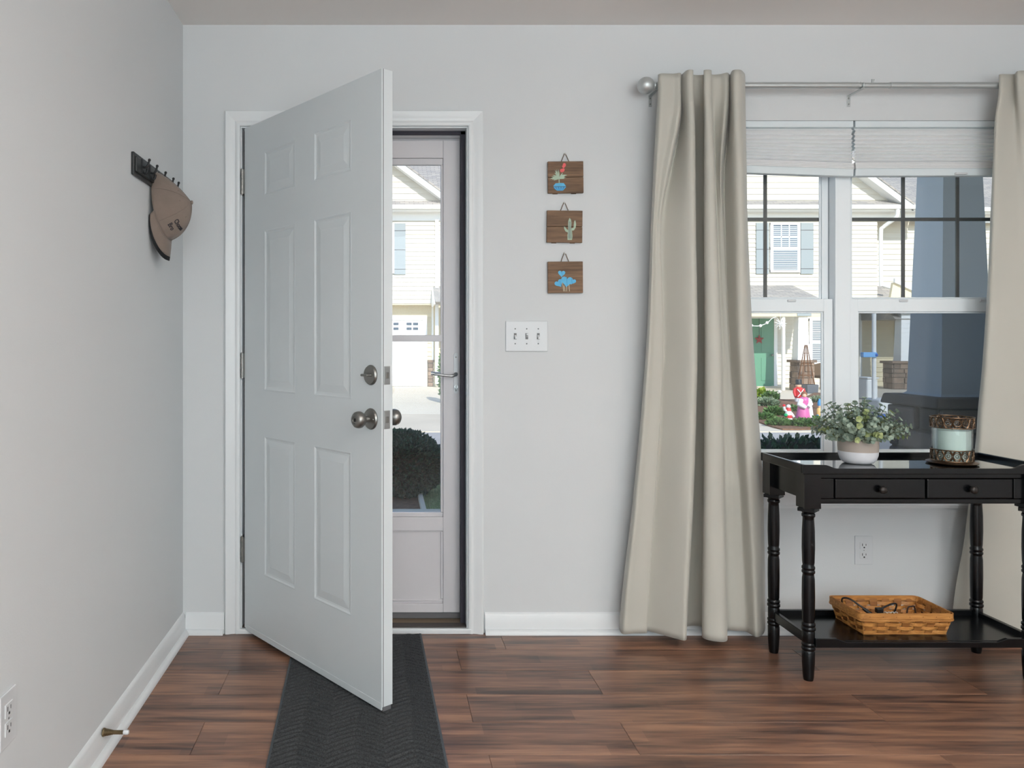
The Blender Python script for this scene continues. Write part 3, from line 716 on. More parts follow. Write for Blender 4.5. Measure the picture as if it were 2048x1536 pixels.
# lower shelf with stretchers
SZ = .140
shf = MB().box(LXa-.004, LXb+.004, LYa-.010, LYb+.010, SZ-.014, SZ).build('shelf', 'black_paint', tb, bevel=.002)
for x in (LXa, LXb): MB().box(x-.008, x+.008, LYa+.018, LYb-.018, SZ-.016, SZ+.018).build('shelf_rail', 'black_paint', shf, bevel=.002)
MB().box(LXa+.018, LXb-.018, LYb-.004, LYb+.012, SZ-.016, SZ+.020).build('shelf_rail', 'black_paint', shf, bevel=.002)
pr = [(LXa+.015, SZ-.022), (LXb-.015, SZ-.022), (LXb-.015, SZ+.010), (LXb-.09, SZ+.010), (LXb-.125, SZ-.002), (LXa+.125, SZ-.002), (LXa+.09, SZ+.010), (LXa+.015, SZ+.010)]
MB().prism(pr, LYa-.020, LYa-.008).build('shelf_rail', 'black_paint', shf, bevel=.002)

# ---------------------------------------------------------------- plant in a two-tone pot
def leaf_mat(name, c1, c2, rough=.6, transl=.25):
    m = bpy.data.materials.new(name); m.use_nodes = True; n, l = nodes_of(m); b = n['Principled BSDF']; out = n['Material Output']
    gi = n.new('ShaderNodeNewGeometry'); cr = n.new('ShaderNodeMix'); cr.data_type = 'RGBA'
    cr.inputs['A'].default_value = srgb(c1); cr.inputs['B'].default_value = srgb(c2)
    l.new(gi.outputs['Random Per Island'], cr.inputs['Factor']); l.new(cr.outputs['Result'], b.inputs['Base Color'])
    b.inputs['Roughness'].default_value = rough
    tr = n.new('ShaderNodeBsdfTranslucent'); l.new(cr.outputs['Result'], tr.inputs['Color'])
    mx = n.new('ShaderNodeMixShader'); mx.inputs[0].default_value = transl; l.new(b.outputs[0], mx.inputs[1]); l.new(tr.outputs[0], mx.inputs[2]); l.new(mx.outputs[0], out.inputs['Surface'])
    MATS[name] = m
leaf_mat('eucalyptus_leaf', (126,146,134), (182,196,176), .55)
leaf_mat('pale_leaf', (150,166,112), (186,196,140), .55)
mat('stem_green', (110,116,86), .7)
mat('pot_white', (226,226,230), .45, var=.02)
mat('pot_taupe', (176,164,154), .6, var=.03)
mat('soil', (44,36,30), .95, bump=.5)
pcx, pcy = (1716-PX)*2.87/F, 2.87-D
pot = thing('potted_plant', 'grey-green artificial eucalyptus in a white and taupe pot', 'plant', (pcx, pcy, TS))
pb = MB().lathe([(.0,.0),(.040,.0),(.050,.004),(.058,.014),(.0635,.030),(.0645,.044)], (pcx, pcy, TS+.0005), 36, cap=False).build('pot_base', 'pot_white', pot, smooth=60)
MB().lathe([(.0645,.0445),(.0655,.060),(.0660,.086),(.0645,.088),(.0625,.086),(.060,.06),(.0,.06)], (pcx, pcy, TS), 36, cap=False).build('pot_band', 'pot_taupe', pot, smooth=60)
MB().lathe([(.0,.0),(.061,.0)], (pcx, pcy, TS+.074), 24, cap=False).build('soil', 'soil', pot)
def add_leaf(m, p, d, n_, L, W):
    d = d.normalized(); s = d.cross(n_).normalized(); u = s.cross(d).normalized()
    pts = [p, p+d*L*.35+s*W*.5+u*L*.06, p+d*L*.75+s*W*.45+u*L*.1, p+d*L, p+d*L*.75-s*W*.45+u*L*.1, p+d*L*.35-s*W*.5+u*L*.06]
    m.add(pts, [(0,1,2,3,4,5)])
rng = random.Random(11)
for k in range(84):
    az = k*2.39996 + rng.uniform(-.2,.2); tilt = R(6 + 74*((k+.5)/84)**.7)
    base = Vector((pcx+.03*math.cos(az)*min(1,tilt), pcy+.03*math.sin(az)*min(1,tilt), TS+.086))
    L = rng.uniform(.115,.150) if tilt > R(40) else rng.uniform(.120,.158)
    dirv = Vector((math.sin(tilt)*math.cos(az), math.sin(tilt)*math.sin(az)*.8, math.cos(tilt)))
    pts = []
    for i in range(9):
        t = i/8; pts.append(base + dirv*L*t + Vector((0,0,-.012*t*t*(1 if tilt > .8 else .2))))
    if dirv.y > 0 and dirv.y*L > .10: continue
    m = MB(); m.tube(pts, .0011, 4)
    sm = m.build('stem', 'stem_green', pot)
    lm = MB()
    for i in range(1, 9):
        t = pts[min(i+1, 8)]-pts[i-1]; t.normalize()
        for q in range(4):
            a = rng.uniform(0, 6.28); o = t.orthogonal().normalized(); o = (Matrix.Rotation(a, 3, t) @ o)
            ld = (o*1.0 + t*.55).normalized(); sz = rng.uniform(.016,.025)*(1-.35*i/8)
            add_leaf(lm, pts[i], ld, t, sz, sz*.95)
    lo = lm.build('sprig', 'pale_leaf' if k % 11 == 4 else 'eucalyptus_leaf', pot, recalc=False)
for px, py, r_ in ((1716,838,.013),(1717,852,.014),(1733,868,.014),(1713,880,.012)):
    c = P(px, py, 2.79); lm = MB()
    for q in range(5):
        a = q*1.2566; add_leaf(lm, c, Vector((math.cos(a), -.55, math.sin(a))), Vector((0,-1,0)), r_*1.1, r_*1.1)
    lm.build('rosette', 'pale_leaf', pot, recalc=False)

# ---------------------------------------------------------------- candle holder
mat('bronze', (112,92,74), .38, 1.0, var=.2, vscale=60)
mat('wax', (206,222,216), .5, var=.03)
ccx, ccy = (1904-PX)*2.86/F, 2.86-D
ch = thing('candle_holder', 'glass candle holder with pierced bronze bands holding a pale candle', 'candle holder', (ccx, ccy, TS))
MB().lathe([(.0,.0),(.060,.0),(.078,.003),(.080,.006),(.070,.009),(.064,.012),(.0,.012)], (ccx, ccy, TS+.0005), 36, cap=False).build('base_dish', 'bronze', ch, smooth=40)
def filigree(z0, z1, r_, n):
    m = MB(); h = z1-z0; zc = (z0+z1)/2
    for z in (z0, z1):
        m.tube([(ccx+r_*math.cos(t), ccy+r_*math.sin(t), z) for t in [2*math.pi*k/40 for k in range(40)]], .0020, 6, closed=True)
    for k in range(n):
        a0 = 2*math.pi*k/n; w = math.pi/n
        def pt(da, dz): return (ccx+r_*math.cos(a0+da), ccy+r_*math.sin(a0+da), zc+dz)
        m.tube([pt(w*.85*math.cos(t), h*.30*math.sin(t)) for t in [2*math.pi*q/12 for q in range(12)]], .0014, 5, closed=True)
        m.tube([pt(w*.35*math.cos(t), h*.14*math.sin(t)) for t in [2*math.pi*q/8 for q in range(8)]], .0013, 4, closed=True)
        for s in (1,-1):
            m.tube([pt(w*(-1+.25*q), s*h*(.06+.42*math.sin(math.pi*q/8))) for q in range(9)], .0014, 4)
            m.tube([pt(w*(1-.12*q), s*h*(.18+.30*q/4)) for q in range(5)], .0013, 4)
            m.tube([pt(w*(-1+.12*q), s*h*(.18+.30*q/4)) for q in range(5)], .0013, 4)
    return m.build('pierced_band', 'bronze', ch, smooth=60)
filigree(TS+.013, TS+.052, .0645, 16)
filigree(TS+.131, TS+.168, .0665, 16)
MB().lathe([(.0615,.012),(.0615,.160),(.0600,.160),(.0600,.014)], (ccx, ccy, TS), 36, cap=False).build('glass_cylinder', 'clear_glass', ch, smooth=40)
cd = MB().lathe([(.0,.0135),(.055,.0135),(.0565,.02),(.0565,.120),(.052,.123),(.0,.121)], (ccx, ccy, TS), 30, cap=False).build('candle', 'wax', ch, smooth=50)
MB().tube([(ccx, ccy, TS+.119), (ccx+.001, ccy, TS+.130)], .001, 6).build('wick', 'dark_hole', cd)
MB().box(ccx-.001, ccx+.001, ccy+.064, ccy+.067, TS+.13, TS+.174).build('clasp', 'bronze', ch)

# ---------------------------------------------------------------- woven basket on the shelf
BX0, BX1, BY0, BY1, BZ0, BZ1 = 1.682, 2.012, -.415, -.215, SZ+.002, SZ+.080
bk = thing('basket', 'shallow rectangular woven splint basket on the lower shelf', 'basket', ((BX0+BX1)/2, (BY0+BY1)/2, SZ))
MB().box(BX0+.018, BX1-.018, BY0+.014, BY1-.014, BZ0-.001, BZ0+.003).build('basket_bottom', 'splint_wood', bk)
def side_pt(side, u, z, out):
    """point on a side wall, walls lean outwards; u 0..1"""
    t = (z-BZ0)/(BZ1-BZ0); ins = .020*(1-t)
    x0, x1, y0, y1 = BX0+ins, BX1-ins, BY0+ins*.8, BY1-ins*.8
    if side == 0: return (lerp(x0, x1, u), y0-out, z)
    if side == 1: return (x1+out, lerp(y0, y1, u), z)
    if side == 2: return (lerp(x1, x0, u), y1+out, z)
    return (x0-out, lerp(y1, y0, u), z)
def strip(side, us, z0, z1, outs, th_=.0012):
    m = MB(); rows = []
    A = [side_pt(side, u, z0, o) for u, o in zip(us, outs)]; B = [side_pt(side, u, z1, o) for u, o in zip(us, outs)]
    A2 = [side_pt(side, u, z0, o-th_) for u, o in zip(us, outs)]; B2 = [side_pt(side, u, z1, o-th_) for u, o in zip(us, outs)]
    Am = [side_pt(side, u, (z0+z1)/2, o+.0008) for u, o in zip(us, outs)]
    m.grid([A, Am, B, B2, A2, A]); return m
for side in range(4):
    n = 7 if side % 2 == 0 else 4
    for k in range(n):      # upright splints
        uc = (k+.5)/n; w = .30/n
        strip(side, [uc-w, uc+w], BZ0, BZ1-.008, [0, 0]).build('upright_splint', 'splint_dark', bk)
    for r_ in range(4):     # weavers going over and under
        z0 = BZ0+.003+r_*.0138; N = n*8
        us = [i/N for i in range(N+1)]
        outs = [.0068*math.sin(math.pi*(u*n) + (math.pi if (r_+side) % 2 else 0)) + .001 for u in us]
        strip(side, us, z0, z0+.0120, outs).build('weaver_splint', 'splint_wood', bk, smooth=60)
def rim_band(out, z0, z1, nm):
    m = MB(); a, b, c, d = BX0-out, BX1+out, BY0-out, BY1+out; r_ = .022
    loop = []
    for cx_, cy_, s in ((b-r_, c+r_, -90), (b-r_, d-r_, 0), (a+r_, d-r_, 90), (a+r_, c+r_, 180)):
        for k in range(6): t = R(s+k*18); loop.append((cx_+r_*math.cos(t), cy_+r_*math.sin(t)))
    loop2 = []
    for (x, y) in loop:
        cxx, cyy = (a+b)/2, (c+d)/2; loop2.append((x+(cxx-x)*.012, y+(cyy-y)*.02))
    m.grid([[(x,y,z0) for x,y in loop],[(x,y,z1) for x,y in loop],[(x,y,z1) for x,y in loop2],[(x,y,z0) for x,y in loop2],[(x,y,z0) for x,y in loop]], True)
    return m.build(nm, 'splint_wood', bk, smooth=40)
rim_band(.0045, BZ1-.020, BZ1-.001, 'rim_band'); rim_band(-.0015, BZ1-.018, BZ1, 'rim_band'); rim_band(.0055, BZ1-.026, BZ1-.021, 'rim_band')
for k in range(7):
    x = lerp(BX0+.03, BX1-.02, k/6); MB().ball((x, BY0-.0052, BZ1-.011), .0018, 8, 6, (1,.4,.7)).build('tack', mat('tack_brown', (110,70,36), .5), bk)
# cables in the basket
mat('cable_black', (20,20,22), .45); mat('cable_white', (210,210,205), .45)
c1 = thing('cable', 'black cord looping over the left end of the basket', 'cable', (1.72, -.30, SZ+.01))
MB().tube(catmull([(1.735,-.235,SZ+.020),(1.708,-.26,SZ+.060),(1.702,-.27,SZ+.086),(1.714,-.29,SZ+.092),(1.735,-.31,SZ+.078),(1.755,-.325,SZ+.060),(1.765,-.335,SZ+.03),(1.79,-.30,SZ+.006)], 6), .0032, 8).build('cord', 'cable_black', c1, smooth=60)
MB().tube([(1.748,-.32,SZ+.066),(1.768,-.337,SZ+.050)], [.006,.0075], 8).build('plug', 'cable_black', c1, smooth=60)
c2 = thing('cable', 'black cord with plug arching up in the middle of the basket', 'cable', (1.84, -.30, SZ+.01))
MB().tube(catmull([(1.80,-.33,SZ+.064),(1.83,-.325,SZ+.076),(1.855,-.32,SZ+.083),(1.872,-.315,SZ+.080),(1.873,-.31,SZ+.060),(1.86,-.30,SZ+.006)], 6), .0032, 8).build('cord', 'cable_black', c2, smooth=60)
MB().box(1.788,1.812,-.340,-.322,SZ+.054,SZ+.072).build('plug', 'cable_black', c2, bevel=.003)
c3 = thing('cable', 'small white coiled cord behind the front rim of the basket', 'cable', (1.83, -.34, SZ+.01))
MB().tube([(1.812+.0022*k, -.345+.006*math.cos(k*1.1), SZ+.056+.006*math.sin(k*1.1)) for k in range(22)]+[(1.862,-.345,SZ+.03),(1.87,-.345,SZ+.006)], .0017, 6).build('cord', 'cable_white', c3, smooth=60)
c4 = thing('cable', 'short dark cord bent in the right end of the basket', 'cable', (1.95, -.28, SZ+.01))
MB().tube(catmull([(1.925,-.29,SZ+.006),(1.93,-.29,SZ+.055),(1.943,-.29,SZ+.063),(1.957,-.288,SZ+.058),(1.965,-.285,SZ+.006)], 6), .0026, 8).build('cord', mat('cable_brown', (52,34,30), .5), c4, smooth=60)

# ---------------------------------------------------------------- wall plates
def outlet(name, label, origin, ax):
    """ax: maps (u, out, z) to world"""
    o = thing(name, label, 'outlet', ax(0, 0, 0), group='white duplex wall outlets')
    def bx_(nm, u0, u1, o0, o1, z0, z1, mtl, par, bev=.0):
        a, b = ax(u0, o0, z0), ax(u1, o1, z1)
        return MB().box(min(a[0],b[0]),max(a[0],b[0]),min(a[1],b[1]),max(a[1],b[1]),min(a[2],b[2]),max(a[2],b[2])).build(nm, mtl, par, bevel=bev)
    bx_('cover_plate', -.036, .036, 0, .005, -.058, .058, 'plastic_white', o, .002)
    for z in (-.0195, .0195):
        s = bx_('socket', -.017, .017, .004, .0066, z-.0145, z+.0145, 'plastic_white', o, .003)
        bx_('slot', -.0085, -.0060, .0062, .0069, z-.002, z+.008, 'dark_hole', s); bx_('slot', .0060, .0080, .0062, .0069, z-.001, z+.007, 'dark_hole', s)
        bx_('ground_hole', -.0028, .0028, .0062, .0069, z-.0105, z-.005, 'dark_hole', s)
    bx_('screw', -.002, .002, .004, .0060, -.002, .002, 'steel_brushed', o)
ox, oz = XP(1726.5, 0), ZP(1100, 0)
outlet('wall_outlet', 'white duplex outlet low on the wall under the window', None, lambda u, o, z: (ox+u, -o, oz+z))
outlet('wall_outlet', 'white duplex outlet on the left wall at the frame edge', None, lambda u, o, z: (XL+o, -1.508+u, .370+z))
swx, swz = XP(1053, 0), ZP(672.5, 0)
sw = thing('light_switch', 'white triple toggle switch plate right of the front door', 'light switch', (swx, 0, swz))
MB().box(swx-.085, swx+.085, -.006, 0, swz-.0615, swz+.0615).build('cover_plate', 'plastic_white', sw, bevel=.0025, segs=3)
for i, up in ((-1, -1), (0, 1), (1, -1)):
    x = swx + i*.0465
    MB().box(x-.0055, x+.0055, -.0068, -.005, swz-.0125, swz+.0125).build('toggle_slot', 'detail_grey', sw, bevel=.001)
    MB().hexa([(x-.004,-.006,swz-.005),(x+.004,-.006,swz-.005),(x+.004,-.006,swz+.005),(x-.004,-.006,swz+.005)], [(x-.0033,-.020,swz+up*.008-.003),(x+.0033,-.020,swz+up*.008-.003),(x+.0033,-.020,swz+up*.008+.003),(x-.0033,-.020,swz+up*.008+.003)]).build('toggle', 'plastic_white', sw, bevel=.001)
    for dz in (-.030, .030): MB().ball((x, -.006, swz+dz), .0028, 8, 6, (1,.4,1)).build('screw', 'detail_grey', sw)

# ---------------------------------------------------------------- three painted wooden plaques
mat('paint_blue', (96,180,220), .7, var=.06, vscale=60); mat('paint_blue_dark', (64,140,196), .7); mat('paint_sage', (172,192,170), .7, var=.08, vscale=60)
mat('paint_red', (224,100,100), .7, var=.06, vscale=60); mat('paint_cream', (206,198,172), .7); mat('paint_navy', (52,56,90), .7)
mat('twine', (116,96,80), .9, bump=.4, bscale=400)
def plaque(label, x0, x1, y0, y1, peak, split, motif, rot):
    """pixel box of the plaque on the wall"""
    Yf = -.016
    cx, cz = (x0+x1)/2, (y0+y1)/2
    pos = (XP(cx, Yf), 0, ZP(cz, Yf)); s = (D+Yf)/F
    t = thing('wall_plaque', label, 'plaque', pos, group='painted wooden plaques')
    t.rotation_euler = (0, R(rot), 0)
    w, h = (x1-x0)/2*s, (y1-y0)/2*s
    if split:
        MB().box(-w, w, Yf, -.004, .0007, h).build('board', 'plaque_wood', t, local=True, bevel=.0015)
        MB().box(-w, w, Yf, -.004, -h, -.0007).build('board', 'plaque_wood', t, local=True, bevel=.0015)
        for a in (-.6, .45): MB().box(a*w-.008, a*w+.012, -.004, -.0005, -h-.002, h*.9).build('batten', 'plaque_wood', t, local=True)
    else:
        MB().box(-w, w, Yf, -.004, -h, h).build('board', 'plaque_wood', t, local=True, bevel=.0015)
        for a in (-.6, .45): MB().box(a*w-.008, a*w+.012, -.004, -.0005, -h*.9, h*.9).build('batten', 'plaque_wood', t, local=True)
    pk = (cz-peak)*s
    MB().tube([(-.0165, -.008, h-.002), (-.002, -.005, pk-.002), (.0, -.005, pk), (.002, -.005, pk-.002), (.0165, -.008, h-.002)], .0016, 8).build('twine_loop', 'twine', t, local=True, smooth=60)
    MB().lathe([(.0, -.009), (.003, -.009), (.003, -.007), (.001, -.007), (.001, 0)], (0, 0, pk-.003), 10, 'Y').build('nail', 'nickel', t, local=True)
    cnt = [0]
    def paint(poly, mtl, nm='painted_motif', lift=0.0):
        cnt[0] += 1; lift += cnt[0]*.00005
        """poly in pixels relative to the plaque's centre, painted on its front"""
        MB().prism([(x*s, -z*s) for x, z in poly], Yf-.0004-lift, Yf+.0002).build(nm, mtl, t, local=True)
    motif(paint, cx, cz)
def blade(x0, y0, x1, y1, w, bend=0):
    """slender leaf polygon from root to tip"""
    dx, dy = x1-x0, y1-y0; L = math.hypot(dx, dy); nx, ny = -dy/L, dx/L; up = []; dn = []
    for k in range(7):
        t = k/6; ww = w*math.sin(math.pi*(.12+.88*t)) if t < 1 else 0; b = bend*math.sin(math.pi*t)
        up.append((x0+dx*t+nx*(b+ww/2), y0+dy*t+ny*(b+ww/2))); dn.append((x0+dx*t+nx*(b-ww/2), y0+dy*t+ny*(b-ww/2)))
    return up + dn[::-1][1:]
def motif1(paint, cx, cz):
    def c(x, y): return (1080+x*110/1536-cx, 290+y*110/1536-cz)
    r_ = (530, 940)
    paint([c(518,900),c(545,900),c(545,1060),c(522,1060)], 'paint_sage', 'painted_stem')
    for (tx, ty, w, b) in ((420,690,36,0),(470,680,36,-1),(520,680,36,0),(405,770,40,1),(350,835,40,1.2),(315,885,40,1.4),(275,950,44,2.2),(325,970,40,1.6),(375,990,40,1),(640,770,40,0),(760,840,60,-2.2),(660,830,36,-1),(700,875,36,-1.2),(735,915,36,-1.5),(690,945,40,-1)):
        a, d_ = c(*r_), c(tx, ty); paint(blade(a[0], a[1], d_[0], d_[1], w*110/1536, b), 'paint_sage', 'painted_leaf')
    for (x, y, rx, ry) in ((682,560,44,56),(660,600,40,40),(620,710,62,48),(650,690,40,40),(610,740,40,26)):
        paint([c(x+rx*math.cos(t), y+ry*math.sin(t)) for t in [k*.5236 for k in range(12)]], 'paint_red', 'painted_flower')
    paint([c(370,1140),c(430,1070),c(560,1060),c(660,1065),c(715,1140),c(712,1155),c(372,1155)], 'paint_blue', 'painted_pot')
    paint([c(374,1168),c(712,1168),c(690,1215),c(620,1275),c(470,1275),c(390,1215)], 'paint_blue_dark', 'painted_pot')
    for a, b in ((385,470),(460,505),(540,545),(620,585),(705,620)):
        paint([c(a-10,1170),c(a+22,1170),c(b+18,1270),c(b-4,1270)], 'paint_blue', 'painted_stripe', .0003)
def motif2(paint, cx, cz):
    def c(x, y): return (1080+x*110/1690-cx, 400+y*100/1536-cz)
    paint([c(850,1225),c(845,1080),c(870,960),c(862,780),c(868,640),c(905,545),c(950,600),c(968,700),c(960,850),c(985,960),c(1000,1120),c(985,1225)], 'paint_sage', 'painted_cactus')
    paint([c(870,1000),c(790,970),c(740,880),c(735,810),c(775,830),c(815,890),c(870,930)], 'paint_sage', 'painted_cactus')
    paint([c(960,940),c(1040,930),c(1095,850),c(1110,740),c(1085,620),c(1050,640),c(1035,760),c(1030,850),c(960,870)], 'paint_sage', 'painted_cactus')
    for x0, x1 in ((890,885),(915,920),(945,960)):
        paint([c(x0-4,660),c(x0+4,660),c(x1+6,1190),c(x1-6,1190)], 'paint_navy', 'painted_line', .0003)
def motif3(paint, cx, cz):
    def c(x, y): return (1080+x*110/1690-cx, 500+y*100/1536-cz)
    def heart(x, y, s, a):
        out = []
        for k in range(20):
            t = 2*math.pi*k/20; hx_ = 16*math.sin(t)**3; hy_ = -(13*math.cos(t)-5*math.cos(2*t)-2*math.cos(3*t)-math.cos(4*t))
            X, Y = hx_*s, hy_*s; out.append(c(x+X*math.cos(a)-Y*math.sin(a), y+X*math.sin(a)+Y*math.cos(a)))
        return out
    for a, b, x in ((690,980,725),(740,1090,768),(820,1120,818),(885,1040,900)):
        paint([c(a-7,b),c(a+7,b),c(x+9,1270),c(x-9,1270)], 'paint_cream', 'painted_stem')
    for h in ((665,720,7,.05),(580,1020,8.2,-.55),(815,900,0.1,0),(990,960,7,.45)): 
        if h[2] > 1: paint(heart(*h), 'paint_blue', 'painted_leaf', .0001)
    paint(heart(825,960,11.5,.12), 'paint_blue', 'painted_leaf', .0003)
    for x0,y0,x1,y1 in ((660,660,690,800),(600,930,640,1100),(820,830,830,1090),(970,880,985,1040)):
        paint([c(x0-6,y0),c(x0+6,y0),c(x1+5,y1),c(x1-5,y1)], 'paint_blue_dark', 'painted_vein', .0006)
plaque('wooden plaque painted with a red-flowered plant in a blue bowl, topmost of three', 1096, 1167, 322.5, 386, 305, True, motif1, -.6)
plaque('wooden plaque painted with a pale green cactus, middle of three', 1094, 1165, 421, 485, 403, True, motif2, .6)
plaque('wooden plaque painted with blue heart-shaped leaves, lowest of three', 1096, 1166, 523, 586, 504, False, motif3, -.4)

# ---------------------------------------------------------------- hook rail and cap on the left wall
ry0, ry1, rz0, rz1 = -.664, -.186, 1.713, 1.787
hr = thing('hook_rail', 'black coat hook rail on the left wall', 'coat rack', (XL, (ry0+ry1)/2, rz0))
MB().box(XL, XL+.010, ry0, ry1, rz0, rz1).build('backboard', 'rail_black', hr, bevel=.003, segs=3)
MB().box(XL+.008, XL+.016, ry0+.012, ry1-.012, rz0+.012, rz1-.012).build('raised_board', 'rail_black', hr, bevel=.004, segs=3)
hooks_y = [-.60, -.51, -.405, -.30, -.225]
for y in hooks_y:
    b = XL+.016
    h = MB(); h.box(b-.001, b+.003, y-.006, y+.006, rz0+.014, rz1-.012)
    h.tube(catmull([(b, y, rz1-.036), (b+.012, y, rz1-.038), (b+.020, y, rz1-.030), (b+.024, y, rz1-.016)], 5), .0036, 8)
    h.ball((b+.0245, y, rz1-.014), .0050, 10, 8)
    h.tube(catmull([(b, y, rz0+.028), (b+.008, y, rz0+.016), (b+.015, y, rz0+.017), (b+.018, y, rz0+.026)], 5), .0038, 8)
    h.ball((b+.0182, y, rz0+.028), .0046, 10, 8)
    h.build('hook', 'hook_black', hr, smooth=60)

y0c = hooks_y[2]
def cap_rim(a):
    """a = 0 at the front (bottom), pi at the back (top, on the hook)"""
    ca, sa = math.cos(a), math.sin(a)
    zc, xc = 1.648, .036
    return Vector((XL + xc + .020*ca - .022*abs(sa)**1.5, y0c + .070*math.copysign(abs(sa)**.62, sa), zc - .113*ca + (.012 if ca < -.9 else 0)))
CC = Vector((XL+.040, y0c, 1.640)); CA = Vector((XL+.131, y0c, 1.668))
def crown(a, t, off=0.0):
    b = cap_rim(a); back = max(0, -math.cos(a))
    s_lin, c_lin = t, 1-t
    u = t*math.pi/2; s_r, c_r = math.sin(u), math.cos(u)
    k = back**1.0*.75
    s, c = lerp(s_r, s_lin, k), lerp(c_r, c_lin, k)
    p = CC + (b-CC)*c + (CA-CC)*s
    dent = .010*math.exp(-((abs(a)-2.2)/.35)**2)*math.sin(math.pi*min(1, t*1.1))
    n = (p-CC); n.normalize()
    return p - n*dent + n*off
cp = thing('baseball_cap', 'taupe baseball cap with black bill edge hanging on the hook rail', 'cap', (XL+.03, y0c, 1.47))
NA, NT = 56, 16
m = MB(); rows = [[crown(2*math.pi*i/NA, t/NT) for i in range(NA)] for t in range(NT+1)]
m.grid(rows, True)
crn = m.build('crown', 'cap_brown', cp, smooth=180, recalc=True)
md = crn.modifiers.new('solid', 'SOLIDIFY'); md.thickness = .0018; md.offset = -1
MB().ball(CA + Vector((.002,0,0)), .0075, 12, 8, (.6,1,1)).build('top_button', 'cap_brown', crn, smooth=60)
for k in range(6):
    a = 2*math.pi*k/6; m = MB(); m.tube([crown(a, t/14, .0006) for t in range(15)], .0008, 4); m.build('seam', 'cap_brown', crn)
for k in range(6):
    a = 2*math.pi*(k+.5)/6; c = crown(a, .62, .0008); MB().ball(c, .003, 10, 6, (.6,1,1)).build('eyelet', 'cap_brown', crn)
# bill
def bill_pt(a, r_):
    b = cap_rim(a); f = max(0, math.cos(a*math.pi/2/R(82)))
    L = .074*f**.45
    side = math.sin(a)
    d = Vector((-.20-.10*abs(side), .22*side, -1)).normalized()
    return b + d*L*r_ + Vector((-.010*abs(side)**2*r_ , 0, 0)) + Vector((.014*math.sin(math.pi*r_*.5)*(1-abs(side))*.6, 0, 0))
amax = R(80)
def bill_piece(r0, r1, mtl, nm):
    rows = [[bill_pt(lerp(-amax, amax, i/30), lerp(r0, r1, j/6)) for i in range(31)] for j in range(7)]
    return MB().grid(rows).build(nm, mtl, cp, smooth=180, solid=.003)
bill_piece(0, .80, 'cap_brown', 'bill'); bill_piece(.80, 1.0, 'cap_black', 'bill_edge')
m = MB(); m.tube([cap_rim(lerp(-amax, amax, i/30))+Vector((.001,0,0)) for i in range(31)], .0018, 5); m.build('sweat_band', 'cap_brown', cp)
# embroidered lettering, wrapped onto the front of the crown
def cap_text(txt, row):
    cu = bpy.data.curves.new('lettering', 'FONT'); cu.body = txt; cu.size = 1; cu.extrude = 0; cu.offset = .025
    ob = bpy.data.objects.new('lettering_tmp', cu); COL.objects.link(ob)
    dg = bpy.context.evaluated_depsgraph_get(); me = ob.evaluated_get(dg).to_mesh()
    bm = bmesh.new(); bm.from_mesh(me); bmesh.ops.triangulate(bm, faces=bm.faces)
    bmesh.ops.subdivide_edges(bm, edges=[e for e in bm.edges if e.calc_length() > .2], cuts=2, use_grid_fill=False)
    m = MB(); vs_ = [crown(R(-48) + v.co.x*.20, row + v.co.y*.14, .0014) for v in bm.verts]; bm.verts.ensure_lookup_table(); bm.verts.index_update()
    m.add(vs_, [[v.index for v in f.verts] for f in bm.faces]); bm.free()
    bpy.data.objects.remove(ob); bpy.data.curves.remove(cu)
    m.build('lettering', 'thread_dark', crn, solid=.0012, recalc=False)
cap_text('Choose', .34); cap_text('Bro', .19)

# ---------------------------------------------------------------- spring door stop
dsx, dsy, dsz = XL+.013, -.955, .068
ds = thing('door_stop', 'brass spring door stop with white tip on the left baseboard', 'door stop', (dsx, dsy, dsz))
MB().lathe([(.0,.0),(.012,.0),(.012,.004),(.008,.008)], (dsx, dsy, dsz), 16, 'X').build('mount', mat('brass_dull', (140,124,96), .4, 1.0), ds, smooth=40)
pts = []
for k in range(200):
    t = k/199; a = k*.75; r_ = lerp(.0105, .0052, min(1, t*2.2)); pts.append((dsx+.004+.058*t, dsy+r_*math.cos(a), dsz+r_*math.sin(a)))
MB().tube(pts, .0011, 5).build('spring', 'brass_dull', ds, smooth=60)
MB().tube([(dsx+.003,dsy,dsz),(dsx+.062,dsy,dsz)], [.007,.004], 8).build('spring_core', 'brass_dull', ds)
MB().lathe([(.0,.058),(.0062,.058),(.0068,.064),(.0068,.070),(.005,.073),(.0,.073)], (dsx, dsy, dsz), 14, 'X', cap=False).build('rubber_tip', 'plastic_white', ds, smooth=50)

# ---------------------------------------------------------------- runner mat
def mat_mat():
    m = bpy.data.materials.new('mat_weave'); m.use_nodes = True; n, l = nodes_of(m); b = n['Principled BSDF']
    tc = n.new('ShaderNodeTexCoord'); nz = n.new('ShaderNodeTexNoise'); nz.inputs['Scale'].default_value = 260; nz.inputs['Detail'].default_value = 3
    l.new(tc.outputs['Object'], nz.inputs['Vector'])
    cr = n.new('ShaderNodeValToRGB'); e = cr.color_ramp.elements; e[0].position = .3; e[0].color = srgb((36,37,38)); e[1].position = .75; e[1].color = srgb((74,76,78))
    l.new(nz.outputs['Fac'], cr.inputs['Fac']); l.new(cr.outputs['Color'], b.inputs['Base Color'])
    b.inputs['Roughness'].default_value = .85; b.inputs['Specular IOR Level'].default_value = .25
    bp = n.new('ShaderNodeBump'); bp.inputs['Strength'].default_value = .2; bp.inputs['Distance'].default_value = .001
    l.new(nz.outputs['Fac'], bp.inputs['Height']); l.new(bp.outputs[0], b.inputs['Normal']); MATS['mat_weave'] = m
mat_mat()
mw, ml = .252, 1.45
rug = thing('floor_mat', 'dark grey ribbed runner mat in front of the door', 'mat', (-.0768, -.032-ml/2-.004, 0), R(1.55))
